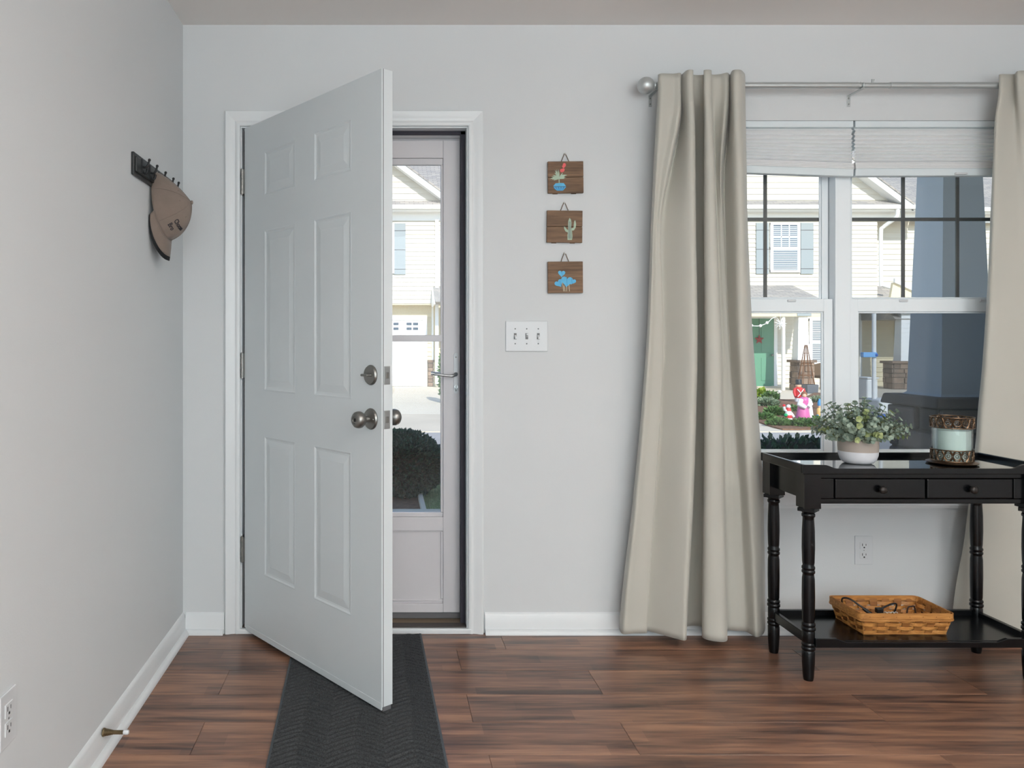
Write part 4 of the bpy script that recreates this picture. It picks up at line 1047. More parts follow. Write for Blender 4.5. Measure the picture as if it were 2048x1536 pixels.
# herringbone pile as real relief
m = MB(); NXg, NYg = 190, 560; rows = []
for j in range(NYg+1):
    y = lerp(-ml/2, ml/2, j/NYg); row = []
    for i in range(NXg+1):
        x = lerp(-mw+.008, mw-.008, i/NXg)
        band = (x+mw+.02*mnoise.noise((y*3, 0, 1)))/.084; tri = abs(band % 2 - 1)
        ph = (y + tri*.056)/.026 + .10*mnoise.noise((x*40, y*40, 2))
        h = min(1, 1.5*(.5+.5*math.sin(2*math.pi*ph)))
        seam = min(1, abs((band % 1)-.0)*8, abs(1-(band % 1))*8); h *= min(1, (ml/2-abs(y))/.012)
        row.append((x, y, .0045 + .0075*h*(.75+.25*seam) + .0009*mnoise.noise((x*150, y*150, 0))))
    rows.append(row)
m.grid(rows); m.build('pile', 'mat_weave', rug, local=True, recalc=False, smooth=180)
mat('mat_border', (74,80,84), .7)
MB().box(-mw, mw, -ml/2-.006, ml/2+.006, .0006, .0048).build('backing', 'mat_border', rug, local=True, bevel=.002)
for x in (-mw, mw-.009): MB().box(x, x+.009, -ml/2-.006, ml/2+.006, .004, .0068).build('edge_binding', 'mat_border', rug, local=True, bevel=.002)
# ================================================================ outside
GZ = -.20
mat('siding_cream', (216,204,174), .7, var=.015, vscale=3, obj_random=.02)
mat('siding_pale', (214,208,194), .7, var=.015, vscale=3, obj_random=.02)
mat('ext_white', (236,236,234), .5)
mat('ext_shutter', (150,158,160), .6)
mat('ext_glass', (70,84,100), .12, spec=.8)
mat('blind_slat', (190,198,206), .5)
mat('green_door', (96,148,122), .45)
mat('concrete', (214,202,182), .9, var=.06, vscale=1.2, bump=.2, bscale=40)
mat('asphalt', (176,172,168), .95, var=.06, vscale=2.0, bump=.3, bscale=80)
mat('grass', (116,132,78), .95, var=.25, vscale=8, bump=.6, bscale=30)
mat('mulch', (120,88,66), .95, var=.3, vscale=20, bump=.6, bscale=40)
mat('column_paint', (214,217,222), .6, var=.01)
mat('stone', (132,112,96), .85, var=.28, vscale=7, bump=.8, bscale=18, obj_random=.3)
mat('stone_dark', (128,114,106), .85, var=.25, vscale=7, bump=.9, bscale=14, obj_random=.25)
mat('mortar', (120,112,104), .95)
leaf_mat('hedge_leaf', (28,60,50), (58,98,74), .45, .15)
leaf_mat('shrub_leaf', (70,104,56), (120,150,86), .6, .25)
leaf_mat('bright_leaf', (120,150,40), (170,190,70), .6, .3)
leaf_mat('grey_leaf', (120,138,110), (160,172,140), .6, .25)
def shingle_mat():
    m = bpy.data.materials.new('shingles'); m.use_nodes = True; n, l = nodes_of(m); b = n['Principled BSDF']
    tc = n.new('ShaderNodeTexCoord'); mp = n.new('ShaderNodeMapping'); mp.inputs['Rotation'].default_value = (R(0), 0, 0)
    sp = n.new('ShaderNodeSeparateXYZ'); l.new(tc.outputs['Object'], sp.inputs[0])
    cb = n.new('ShaderNodeCombineXYZ'); ad = n.new('ShaderNodeMath'); ad.operation = 'ADD'
    l.new(sp.outputs['X'], cb.inputs[0]); l.new(sp.outputs['Y'], ad.inputs[0]); l.new(sp.outputs['Z'], ad.inputs[1]); l.new(ad.outputs[0], cb.inputs[1])
    br = n.new('ShaderNodeTexBrick'); br.inputs['Scale'].default_value = 1; br.inputs['Brick Width'].default_value = .28; br.inputs['Row Height'].default_value = .16
    br.inputs['Mortar Size'].default_value = .006; br.inputs['Color1'].default_value = srgb((150,146,142)); br.inputs['Color2'].default_value = srgb((176,168,158)); br.inputs['Mortar'].default_value = srgb((112,106,102))
    l.new(cb.outputs[0], br.inputs['Vector']); l.new(br.outputs['Color'], b.inputs['Base Color']); b.inputs['Roughness'].default_value = .95
    MATS['shingles'] = m
shingle_mat()

# ---- ground
MB().box(-60, 80, WT, 14.0, GZ-.3, GZ-.02).build('asphalt_street', 'asphalt', kind='structure')
MB().box(-60, 80, 9.0, 80, GZ-.3, GZ-.004).build('concrete_drive', 'concrete', kind='structure')
MB().box(-1.2, 4.6, WT, 2.55, GZ-.1, -.035).build('porch_floor', 'concrete', kind='structure', bevel=.01)
MB().box(-8, .31, 2.55, 5.0, GZ-.1, GZ+.004).build('planting_bed', 'mulch', kind='structure')
MB().box(.35, 12, 2.55, 4.7, GZ-.1, GZ+.006).build('lawn', 'grass', kind='structure')
MB().box(.31, .35, 2.55, 4.7, GZ-.1, GZ+.05).build('bed_edging', 'concrete', kind='structure', bevel=.008)

def leaf_blob(m, c, rad, n, L, rng_, shell=.55, flat=False):
    for _ in range(n):
        while True:
            v = Vector((rng_.uniform(-1,1), rng_.uniform(-1,1), rng_.uniform(-1,1)))
            if shell <= v.length <= 1: break
        p = Vector((c[0]+v.x*rad[0], c[1]+v.y*rad[1], c[2]+v.z*rad[2]))
        d = (v.normalized() + Vector((rng_.uniform(-.8,.8), rng_.uniform(-.8,.8), rng_.uniform(-.5,.9)))).normalized()
        nn = Vector((rng_.uniform(-1,1), rng_.uniform(-1,1), rng_.uniform(-1,1))).normalized()
        s = d.cross(nn)
        if s.length < .05: continue
        s.normalize(); l_ = L*rng_.uniform(.7,1.3)
        m.add([p, p+d*l_*.5+s*l_*.28, p+d*l_, p+d*l_*.5-s*l_*.28], [(0,1,2,3)])
    return m
rg = random.Random(5)
m = MB(); leaf_mat('grass_blade', (120,136,96), (166,176,136), .8, .3)
for _ in range(5000):
    x, y = rg.uniform(.36, 1.3), rg.uniform(2.6, 4.66); h_ = rg.uniform(.02, .05); a = rg.uniform(0, 6.28); w_ = .003
    dx, dy = w_*math.cos(a), w_*math.sin(a)
    m.add([(x-dx, y-dy, GZ+.004), (x+dx, y+dy, GZ+.004), (x+rg.uniform(-.02,.02), y+rg.uniform(-.02,.02), GZ+h_)], [(0,1,2)])
gr_ = tag(m.build('grass_blades', 'grass_blade', recalc=False, kind='stuff'), 'short pale grass beside the bed edging outside the door', 'grass')
# clipped round bush before the door
bc = P(806, 928, 7.15); 
bush = thing('round_bush', 'dark green clipped round bush seen through the storm door', 'bush', (bc.x, bc.y, GZ))
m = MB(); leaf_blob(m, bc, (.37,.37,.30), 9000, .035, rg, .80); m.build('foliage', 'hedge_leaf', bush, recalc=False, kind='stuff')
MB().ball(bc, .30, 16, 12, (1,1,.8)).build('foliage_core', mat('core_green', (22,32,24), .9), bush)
m = MB()
for k in range(5):
    a = k*1.3; m.tube([(bc.x+.03*math.cos(a), bc.y+.03*math.sin(a), GZ), (bc.x+.12*math.cos(a), bc.y+.12*math.sin(a), bc.z-.2)], .012, 6)
m.build('trunk', mat('bark', (112,98,86), .9), bush)
# hedge below the window
hc = P(1585, 915, 4.3); hcz = hc.z-.15
hg = thing('low_hedge', 'dark low hedge just below the window outside', 'bush', (hc.x, hc.y, GZ))
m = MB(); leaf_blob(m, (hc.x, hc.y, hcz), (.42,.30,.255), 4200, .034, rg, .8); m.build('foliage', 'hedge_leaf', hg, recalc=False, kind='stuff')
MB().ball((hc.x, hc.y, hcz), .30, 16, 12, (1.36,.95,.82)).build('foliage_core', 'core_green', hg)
MB().tube([(hc.x, hc.y, -.035), (hc.x, hc.y, hcz)], .02, 6).build('trunk', 'bark', hg)

# ---- our porch: tapered column on a stone pier, porch roof, upper storey
cx0, cyf = XP(1884, 1.99), 1.99
pcol = thing('porch_column', 'tapered blue-grey porch column on a stone pier outside the window', 'column', (cx0+.15, cyf+.15, -.035))
ccx_, ccy_ = cx0+.16, cyf+.16
def sq(cx, cy, h, z): return [(cx-h,cy-h,z),(cx+h,cy-h,z),(cx+h,cy+h,z),(cx-h,cy+h,z)]
MB().hexa(sq(ccx_, ccy_, .172, .825), sq(ccx_, ccy_, .120, 2.62)).build('shaft', 'column_paint', pcol)
cap_ = MB().hexa(sq(ccx_, ccy_, .29, .745), sq(ccx_, ccy_, .275, .815)).build('pier_cap', 'stone_dark', pcol, bevel=.012)
MB().hexa(sq(ccx_, ccy_, .19, .815), sq(ccx_, ccy_, .176, .83)).build('base_trim', 'column_paint', pcol)
pier = MB().box(ccx_-.235, ccx_+.235, ccy_-.235, ccy_+.235, -.035, .745).build('pier_core', 'mortar', pcol)
def pier_stones(par, cx, cy, h, z0, z1, row_h, mtl, rng_, mean=.19):
    z = z0
    while z < z1-.02:
        rh = min(row_h*rng_.uniform(.75,1.25), z1-z)
        if z1-(z+rh) < .04: rh = z1-z
        for side in range(4):
            u = -h
            while u < h-.01:
                w = min(mean*rng_.uniform(.6,1.5), h-u)
                if h-(u+w) < .05: w = h-u
                o = .026*rng_.uniform(.4,1.6); g = .006
                a, b = u+g, u+w-g
                if side == 0: m = MB().box(cx+a, cx+b, cy-h-o, cy-h+.01, z+g, z+rh-g)
                elif side == 1: m = MB().box(cx+h-.01, cx+h+o, cy+a, cy+b, z+g, z+rh-g)
                elif side == 2: m = MB().box(cx+a, cx+b, cy+h-.01, cy+h+o, z+g, z+rh-g)
                else: m = MB().box(cx-h-o, cx-h+.01, cy+a, cy+b, z+g, z+rh-g)
                m.build('stone', mtl, par, bevel=.013)
                u += w
        z += rh
pier_stones(pier, ccx_, ccy_, .235, -.035, .745, .125, 'stone_dark', rg, .24)
prf = MB(); prf.box(.95, 5.2, WT, 2.5, 2.72, 2.80); prf.build('porch_roof', 'ext_white', kind='structure')
MB().box(1.0, 5.1, 2.02, 2.30, 2.50, 2.72).build('porch_beam', 'ext_white', kind='structure')
MB().box(-7, 8, -9.0, WT, 2.80, 3.0).build('upper_storey', 'siding_pale', kind='structure')
MB().box(-7, XL-.15, -9.0, WT, GZ, 2.80).build('wall_west', 'siding_pale', kind='structure')
MB().box(XR+.15, 8, -9.0, WT, GZ, 2.80).build('wall_east', 'siding_pale', kind='structure')
MB().prism([(-9.4, 3.0), (.5, 3.0), (-4.4, 5.6)], -7.3, 8.3, 'YZ').build('house_roof', 'shingles', kind='structure')

# ---- houses across the street
DF = 24.0; YF = DF - D
def HX(px, d=DF): return (px-PX)*d/F
def HZ_(py, d=DF): return HC-(py-PY)*d/F
board_cache = {}
def siding(par, x0, x1, z0, z1, y, lap=.13, mtl='siding_pale', core=True):
    if core:
        par = MB().box(x0, x1, y, y+.12, z0, z1).build('wall', mtl, par)
    n = max(1, round((z1-z0)/lap)); h = (z1-z0)/n
    off = Vector((0,0,0)); p = par
    while p is not None: off += p.location; p = p.parent
    key = (round(x1-x0, 3), round(h, 4), mtl)
    for k in range(n):
        loc = Vector((x0, y, z0+k*h)) - off
        if key in board_cache: share(board_cache[key], par, loc); continue
        w = x1-x0
        o = MB().add([(0,-.024,0),(w,-.024,0),(w,-.024,.012),(0,-.024,.012),(0,-.004,h),(w,-.004,h),(0,0,h),(w,0,h),(0,0,0),(w,0,0)],
             [(0,1,2,3),(3,2,5,4),(4,5,7,6),(0,8,9,1),(0,3,4,6,8),(1,9,7,5,2)]).build('siding_board', mtl, par, local=True)
        o.location = loc; board_cache[key] = o
    return par
def gable(par, xc, half, zb, slope, y, lap=.178, mtl='siding_pale', over=.35, ymain=1.5):
    """front gable: clipped siding boards, rake boards, soffit and roof planes"""
    pk = zb + half*slope
    w = MB().prism([(xc-half, zb), (xc+half, zb), (xc, pk)], y, y+.12).build('gable_wall', mtl, par)
    k = 0; z = zb
    while z < pk-.05:
        zt2 = min(z+lap, pk-.02); a = half-(z-zb)/slope; b = half-(zt2-zb)/slope
        MB().add([(xc-a,y-.022,z),(xc+a,y-.022,z),(xc+b,y-.004,zt2),(xc-b,y-.004,zt2),(xc-a,y,z),(xc+a,y,z),(xc+b,y,zt2),(xc-b,y,zt2)],
                 [(0,1,2,3),(0,4,5,1),(1,5,6,2),(2,6,7,3),(3,7,4,0)]).build('siding_board', mtl, w)
        z += lap
    hh = half+.30; zb2 = zb-.30*slope
    for s in (-1, 1):
        def pt(dx, dz): return (xc+s*(hh-dx), zb2+dx*slope+dz)
        MB().prism([pt(0,.0), pt(hh,.0), pt(hh,.20), pt(0,.20)], y-over-.03, y-over).build('rake_board', 'ext_white', par)
        MB().prism([pt(0,-.0), pt(hh,-.0), pt(hh,.03), pt(0,.03)], y-over, y+.0).build('rake_soffit', 'ext_white', par)
        MB().prism([pt(-.05,.20), pt(hh,.20), pt(hh,.26), pt(-.05,.26)], y-over-.06, y+ymain).build('gable_roof', 'shingles', par)
def main_roof(par, x0, x1, zb, y, slope=.52, depth=6, over=.4):
    MB().prism([(y-over, zb), (y-over, zb+.06), (y+depth, zb+.06+(depth+over)*slope), (y+depth, zb)], x0, x1, 'YZ').build('roof', 'shingles', par)
def eave(par, x0, x1, zg, y, over=.4):
    MB().box(x0, x1, y-over-.10, y-over+.02, zg-.06, zg+.06).build('gutter', 'ext_white', par, bevel=.02)
    MB().box(x0, x1, y-over+.02, y, zg-.10, zg-.06).build('soffit', 'ext_white', par)
    MB().box(x0, x1, y-.035, y, zg-.34, zg-.10).build('frieze_board', 'ext_white', par)
def pent(par, x0, x1, zg, y, over=.4, h=.22):
    MB().prism([(y-over-.06, zg+.05), (y, zg+.05+h), (y, zg+.05)], x0, x1, 'YZ').build('pent_roof', 'shingles', par)
def ext_window(par, px0, px1, py0, py1, y, d=DF, cols=3, bars=True, blind=True):
    x0, x1, z1, z0 = HX(px0, d), HX(px1, d), HZ_(py0, d), HZ_(py1, d); t = .07
    w = MB().box(x0, x1, y-.05, y-.01, z0, z1).build('window', 'ext_glass', par)
    for b in ((x0-t*.3, x0+t, z0, z1), (x1-t, x1+t*.3, z0, z1)): MB().box(b[0], b[1], y-.07, y-.01, b[2], b[3]).build('window_frame', 'ext_white', w)
    zm = lerp(z0, z1, .48)
    for a, b in ((z0, z0+t), (z1-t, z1), (zm-.04, zm+.04)): MB().box(x0-t*.3, x1+t*.3, y-.072, y-.01, a, b).build('window_frame', 'ext_white', w)
    if bars:
        for k in range(1, cols): x = lerp(x0+t, x1-t, k/cols); MB().box(x-.014, x+.014, y-.066, y-.02, zm, z1).build('muntin', 'ext_white', w)
        z = lerp(zm, z1-t, .5); MB().box(x0+t, x1-t, y-.066, y-.02, z-.014, z+.014).build('muntin', 'ext_white', w)
    if blind:
        n = int((z1-z0-2*t)/.055)
        s0 = None
        for k in range(n):
            z = z0+t+.02+k*.055
            if s0 is None:
                s0 = MB().box(x0+t, x1-t, y-.054, y-.050, z, z+.030).build('blind_slat', 'blind_slat', w)
            else: share(s0, w, s0.location + Vector((0, 0, k*.055)))
    return w
def shutter(par, px0, px1, py0, py1, y, d=DF):
    x0, x1, z1, z0 = HX(px0, d), HX(px1, d), HZ_(py0, d), HZ_(py1, d)
    s = MB().box(x0, x1, y-.055, y-.02, z0, z1).build('shutter', 'ext_shutter', par)
    for f in (.10, .48, .855):
        z = lerp(z0, z1, f); MB().box(x0-.003, x1+.003, y-.058, y-.02, z-.010, z+.010).build('shutter_groove', 'rubber_grey', s)

ZE = HZ_(419)      # gutter height
# --- left house with the garage
hA = thing('garage_house', 'cream sided house with white garage door seen through the storm door', 'house', (-2, YF, GZ))
siding(hA, -9, HX(881), HZ_(607), ZE-.1, YF, mtl='siding_pale')
siding(hA, -9, HX(881)-.10, GZ, HZ_(607), YF+.45, mtl='siding_cream')
MB().box(-9, HX(881), YF, YF+.45, HZ_(607)-.04, HZ_(607)).build('overhang_soffit', 'siding_cream', hA)
gable(hA, HX(757), 2.05, HZ_(411), .74, YF)
pent(hA, HX(757)-2.1, HX(881), ZE, YF, h=.12)
eave(hA, -9, HX(884), ZE, YF)
main_roof(hA, -9, HX(1310), ZE, YF)
shutter(hA, 788, 811, 447, 549, YF); shutter(hA, 704, 727, 447, 549, YF)
ext_window(hA, 728, 787, 446, 547, YF)
MB().box(HX(865), HX(868.5), YF+.36, YF+.46, GZ, HZ_(608)).build('corner_board', 'ext_white', hA)
ds_ = MB(); ds_.box(HX(870), HX(877), YF-.10, YF-.02, GZ+.1, ZE-.3); ds_.build('downspout', 'ext_white', hA, bevel=.015)
dG = DF+.45
gd = MB().box(HX(600,dG), HX(846,dG), YF+.40, YF+.44, GZ, HZ_(640,dG)).build('garage_door', 'ext_white', hA)
for k in range(4):
    z0 = lerp(GZ, HZ_(640,dG), k/4); z1 = lerp(GZ, HZ_(640,dG), (k+1)/4)
    MB().box(HX(601,dG), HX(845.5,dG), YF+.380, YF+.40, z0+.008, z1-.008).build('garage_panel', 'ext_white', gd, bevel=.01)
for pxa in (621, 634, 657, 670, 693, 706, 729, 742, 779, 792, 818, 831):
    for py in (648, 657.5):
        MB().box(HX(pxa-5.2,dG), HX(pxa+5.2,dG), YF+.374, YF+.381, HZ_(py+2.6,dG), HZ_(py-2.6,dG)).build('garage_pane', 'ext_glass', gd)
for b in ((HX(846,dG), HX(854,dG), GZ, HZ_(633,dG)), (HX(592,dG), HX(600,dG), GZ, HZ_(633,dG))): MB().box(b[0], b[1], YF+.36, YF+.44, b[2], b[3]).build('garage_trim', 'ext_white', hA)
MB().box(HX(600,dG), HX(846,dG), YF+.36, YF+.44, HZ_(640,dG), HZ_(633,dG)).build('garage_trim', 'ext_white', hA)
sw_ = MB().box(HX(856,dG), HX(866,dG), YF+.36, YF+.44, GZ, HZ_(722,dG)).build('stone_wainscot', 'mortar', hA)
z = GZ
while z < HZ_(724,dG):
    h_ = rg.uniform(.09,.16); MB().box(HX(855.5,dG), HX(866.5,dG), YF+.32, YF+.37, z+.005, min(z+h_, HZ_(723,dG))-.005).build('stone', 'stone', sw_, bevel=.015); z += h_
MB().box(HX(855,dG), HX(868,dG), YF+.31, YF+.44, HZ_(724,dG), HZ_(720,dG)).build('ledge', 'stone', hA)
MB().prism([(YF-1.1, HZ_(606)-.02), (YF, HZ_(573)), (YF, HZ_(606)-.05)], HX(866), HX(1010), 'YZ').build('entry_roof', 'shingles', hA)
MB().prism([(YF-1.1, HZ_(606)-.08), (YF, HZ_(573)-.02), (YF, HZ_(606)-.12)], HX(863), HX(866), 'YZ').build('entry_roof_end', 'ext_white', hA)
# recessed middle wall between the two fronts
siding(hA, HX(881), HX(1340), GZ, ZE-.1, YF+.9, mtl='siding_cream')
eave(hA, HX(881), HX(1340), ZE, YF+.55)
ext_window(hA, 1080, 1140, 446, 547, YF+.9); ext_window(hA, 1080, 1150, 636, 735, YF+.9)
MB().box(HX(960), HX(1020), YF+.84, YF+.9, GZ+.1, HZ_(640)).build('entry_door', 'ext_shutter', hA)

# --- middle house: green door, porch, gable
hB = thing('porch_house', 'pale sided house with a mint green front door and tapered porch column', 'house', (12, YF, GZ))
bx0, bx1 = HX(1340), HX(1754)
siding(hB, bx0, bx1, HZ_(606), ZE-.1, YF, mtl='siding_pale')
siding(hB, bx0, HX(1716), GZ, HZ_(606), YF, mtl='siding_pale')
gable(hB, HX(1568), (HX(1790)-HX(1568)), HZ_(412), .74, YF)
pent(hB, HX(1346), HX(1792), ZE, YF, h=.15)
eave(hB, bx0, HX(1850), ZE, YF)
main_roof(hB, bx0, HX(1850), ZE, YF)
ext_window(hB, 1540, 1597, 446, 545, YF)
shutter(hB, 1511, 1536, 446, 548, YF); shutter(hB, 1600, 1625, 446, 548, YF)
m = MB().tube(catmull([(HX(1777), YF-.42, ZE-.06), (HX(1775), YF-.40, ZE-.30), (HX(1762), YF-.10, ZE-.55), (HX(1759), YF-.07, ZE-.75), (HX(1759), YF-.07, HZ_(563)), (HX(1762), YF-.08, HZ_(570)), (HX(1775), YF-.15, HZ_(576))], 5), .055, 8)
m.build('downspout', 'ext_white', hB, smooth=60)
# porch roof (hip) and beam
dP = DF-1.6; YP = YF-1.6
zr, ze2 = HZ_(570), HZ_(606, dP)
xr_w, xr_e = HX(1584), HX(1652, dP)
m = MB(); m.add([(bx0, YF, zr), (xr_w, YF, zr), (xr_e, YP-.15, ze2), (bx0, YP-.15, ze2), (xr_e, YF, ze2), (bx0, YF, ze2-.04), (xr_e, YF, ze2-.04), (xr_e, YP-.15, ze2-.04), (bx0, YP-.15, ze2-.04)],
      [(0,3,2,1), (1,2,4), (3,8,7,2), (2,7,6,4), (5,6,7,8)])
m.build('porch_roof', 'shingles', hB)
MB().box(bx0, xr_e, YP-.12, YP+.04, ze2-.16, ze2-.04).build('porch_fascia', 'ext_white', hB)
MB().box(bx0, xr_e-.1, YP-.02, YP+.16, HZ_(633, dP), ze2-.15).build('porch_beam', 'siding_cream', hB)
MB().box(bx0, xr_e, YP+.05, YF, ze2-.10, ze2-.06).build('porch_ceiling', 'siding_cream', hB)
def ext_column(par, pxl, pxr, pxl2, pxr2, py0, py1, d, z_pier, px_p0, px_p1):
    y = d-D
    xa, xb, xc_, xd = HX(pxl,d), HX(pxr,d), HX(pxl2,d), HX(pxr2,d)
    zt2, zb2 = HZ_(py0,d), HZ_(py1,d); c0 = (xa+xb)/2; h0 = (xb-xa)/2; h1 = (xd-xc_)/2; cy = y+h1
    col = MB().hexa(sq(c0, cy, h1, zb2), sq(c0, cy, h0, zt2)).build('porch_column', 'ext_white', par)
    n = 10
    for k in range(n):
        t0, t1 = k/n, (k+1)/n; z0, z1 = lerp(zb2, zt2, t0), lerp(zb2, zt2, t1); ha, hb2 = lerp(h1, h0, t0)+.012, lerp(h1, h0, t1)+.004
        MB().hexa(sq(c0, cy, ha, z0), sq(c0, cy, hb2, z1)).build('shake_course', 'ext_white', col)
    MB().box(c0-h0-.08, c0+h0+.08, cy-h0-.08, cy+h0+.08, zt2, zt2+.10).build('column_cap', 'ext_shutter', col)
    hp = (HX(px_p1,d)-HX(px_p0,d))/2; cp_ = (HX(px_p1,d)+HX(px_p0,d))/2; cyp = cy
    pr_ = MB().box(cp_-hp+.03, cp_+hp-.03, cyp-hp+.03, cyp+hp-.03, GZ, zb2-.06).build('column_pier', 'mortar', par)
    pier_stones(pr_, cp_, cyp, hp-.03, GZ, zb2-.06, .15, 'stone', rg, .26)
    MB().box(cp_-hp-.04, cp_+hp+.04, cyp-hp-.04, cyp+hp+.04, zb2-.07, zb2).build('pier_cap', 'stone', par, bevel=.01)
ext_column(hB, 1599, 1616, 1597, 1620, 632, 720, dP, 0, 1592, 1627)
# green door
dx0, dx1, dz0, dz1 = HX(1486), HX(1546), HZ_(772), HZ_(637)
gdn = MB().box(dx0, dx1, YF-.05, YF-.005, dz0, dz1).build('entry_door', 'green_door', hB, label='mint green panel door')
for a, b, c, d_ in ((.10,.42,.08,.42),(.58,.90,.08,.42),(.10,.42,.50,.92),(.58,.90,.50,.92)):
    MB().box(lerp(dx0,dx1,a), lerp(dx0,dx1,b), YF-.062, YF-.05, lerp(dz0,dz1,c), lerp(dz0,dz1,d_)).build('door_panel', 'green_door', gdn, bevel=.012)
MB().ball((dx1-.07, YF-.10, lerp(dz0,dz1,.46)), .035, 10, 8).build('door_knob', 'nickel', gdn)
for b in ((dx1, dx1+.10, dz0, dz1+.10), (dx0-.10, dx0, dz0, dz1+.10), (dx0, dx1, dz1, dz1+.10)): MB().box(b[0], b[1], YF-.07, YF-.005, b[2], b[3]).build('door_trim', 'ext_white', hB)
MB().box(dx0-.1, dx1+.1, YF-.25, YF, dz0-.05, dz0).build('door_step', 'concrete', hB)
MB().box(bx0, HX(1660), YP-.3, YF, GZ-.05, dz0-.05).build('porch_slab', 'concrete', hB)
ext_window(hB, 1618, 1672, 637, 728, YF, cols=2)
MB().box(HX(1566, dP), HX(1571, dP), YP+.02, YP+.10, GZ, HZ_(622, dP)).build('porch_post', 'ext_white', hB)

# --- right house
hC = thing('corner_house', 'pale sided house behind the downspout at the right of the window view', 'house', (16.5, YF+1, GZ))
YC = YF+.7; dC = DF+.7
siding(hC, HX(1740,dC), HX(2300,dC), HZ_(606,dC), ZE-.1, YC, .165, 'siding_pale')
siding(hC, HX(1690,dC), HX(2300,dC), GZ, HZ_(606,dC), YC, .14, 'siding_cream')
eave(hC, HX(1851), HX(2300,dC), ZE, YC-.25)
main_roof(hC, HX(1851), HX(2300,dC), ZE, YC)
MB().prism([(YF-1.0, HZ_(640)), (YC, HZ_(568)), (YC, HZ_(640))], HX(1748), HX(2200), 'YZ').build('porch_roof', 'shingles', hC)
x_a, x_b = HX(1744), HX(1835)
MB().prism([(x_a, HZ_(570)), (x_b, HZ_(611)), (x_b, HZ_(603)), (x_a, HZ_(562))][::-1], YF-1.08, YF-1.0).build('rake_board', 'ext_white', hC)
MB().prism([(x_a-.10, HZ_(608)), (x_b, HZ_(640)), (x_b, HZ_(611)), (x_a, HZ_(570))], YF-1.0, YF-.9).build('porch_gable', 'siding_cream', hC)
MB().box(HX(1716), HX(2200), YF-1.05, YF-.85, HZ_(628), HZ_(606)).build('porch_beam', 'siding_cream', hC)
MB().box(HX(1717,dC), HX(1722,dC), YC-.05, YC, GZ, HZ_(628,dC)).build('corner_board', 'ext_white', hC)
ext_window(hC, 1790, 1840, 636, 745, YC, dC, cols=2, blind=False)
ext_column(hC, 1805, 1822, 1803, 1826, 628, 722, DF-1.0, 0, 1782, 1818)

# ---- things in the opposite garden
def ornament_star():
    t = thing('door_star', 'rusty red metal star hanging on the green door', 'ornament', P(1518.5, 679, DF-.1))
    c = P(1518.5, 679, DF-.1); y = c.y; pts = []
    for k in range(10):
        r_ = .155 if k % 2 == 0 else .068; a = math.pi/2 + k*math.pi/5; pts.append((c.x+r_*math.cos(a), y, c.z+r_*math.sin(a)))
    MB().add(pts + [(c.x, y-.05, c.z), (c.x, y+.02, c.z)], [(k, (k+1)%10, 10) for k in range(10)] + [((k+1)%10, k, 11) for k in range(10)]).build('star_body', mat('rust_red', (150,60,58), .6), t)
    MB().tube([(c.x, y, c.z+.15), (c.x, y+.01, dz1)], .006, 5).build('hanger', 'hook_black', t)
ornament_star()
sb = P(1561, 647, dP-.1)
st = thing('starburst_ornament', 'white spiky starburst ornament hanging under the porch roof', 'ornament', sb)
MB().ball(sb, .05, 10, 8).build('core', 'ext_white', st)
for k in range(26):
    z = 1-2*(k+.5)/26; a = k*2.4; r_ = math.sqrt(1-z*z); d_ = Vector((r_*math.cos(a), r_*math.sin(a), z))
    MB().tube([sb, sb+d_*.17], [.018, .004], 5).build('spike', 'ext_white', st)
MB().tube([sb, (sb.x, sb.y, ze2-.1)], .004, 4).build('hanger', 'ext_white', st)
gl = thing('bulb_garland', 'white string of round bulbs draped across the porch', 'garland', P(1530, 648, dP-.12))
gp = [P(px, py, dP-.12) for px, py in ((1488,640),(1500,650),(1512,652),(1521,651),(1534,646),(1544,637),(1552,634))]
MB().tube(catmull([tuple(p) for p in gp], 5), .010, 5).build('cord', 'ext_white', gl)
for px, py in ((1521,651.5),(1534,645.5),(1503,651)): MB().ball(P(px,py,dP-.13), .042, 10, 8).build('bulb', 'ext_white', gl, smooth=60)
# wire cone tree before the pier
def ground_d(py): return (HC-GZ)*F/(py-PY)
dW = dP-.5; wb = P(1612, 0, dW); 
wt = thing('wire_cone_tree', 'dark wire cone tree standing before the stone pier', 'ornament', (wb.x, wb.y, GZ))
zt3 = HZ_(690, dW); 
for k in range(8):
    a = 2*math.pi*k/8; MB().tube([(wb.x+.26*math.cos(a), wb.y+.26*math.sin(a), GZ), (wb.x+.03*math.cos(a), wb.y+.03*math.sin(a), zt3)], .009, 5).build('wire', 'tack_brown', wt)
for f in (.12, .35, .6, .82):
    r_ = lerp(.26, .03, f); z = lerp(GZ, zt3, f); MB().tube([(wb.x+r_*math.cos(t), wb.y+r_*math.sin(t), z) for t in [k*.5236 for k in range(12)]], .008, 5, closed=True).build('hoop', 'tack_brown', wt)
# square planter
dB = 21.2; pb0 = P(1620, 0, dB)
mat('planter_dark', (92,96,102), .6)
pt_ = thing('square_planter', 'dark grey square planter box beside the stone pier', 'planter', (pb0.x, pb0.y, GZ))
h_ = .155; zt4 = HZ_(769, dB); zb4 = HZ_(791, dB)
MB().hexa(sq(pb0.x, pb0.y, h_*.9, GZ), sq(pb0.x, pb0.y, h_, zt4)).build('box', 'planter_dark', pt_, bevel=.01)
MB().hexa(sq(pb0.x, pb0.y, h_*.85, zt4), sq(pb0.x, pb0.y, h_*.85, zt4+.005)).build('soil', 'soil', pt_)
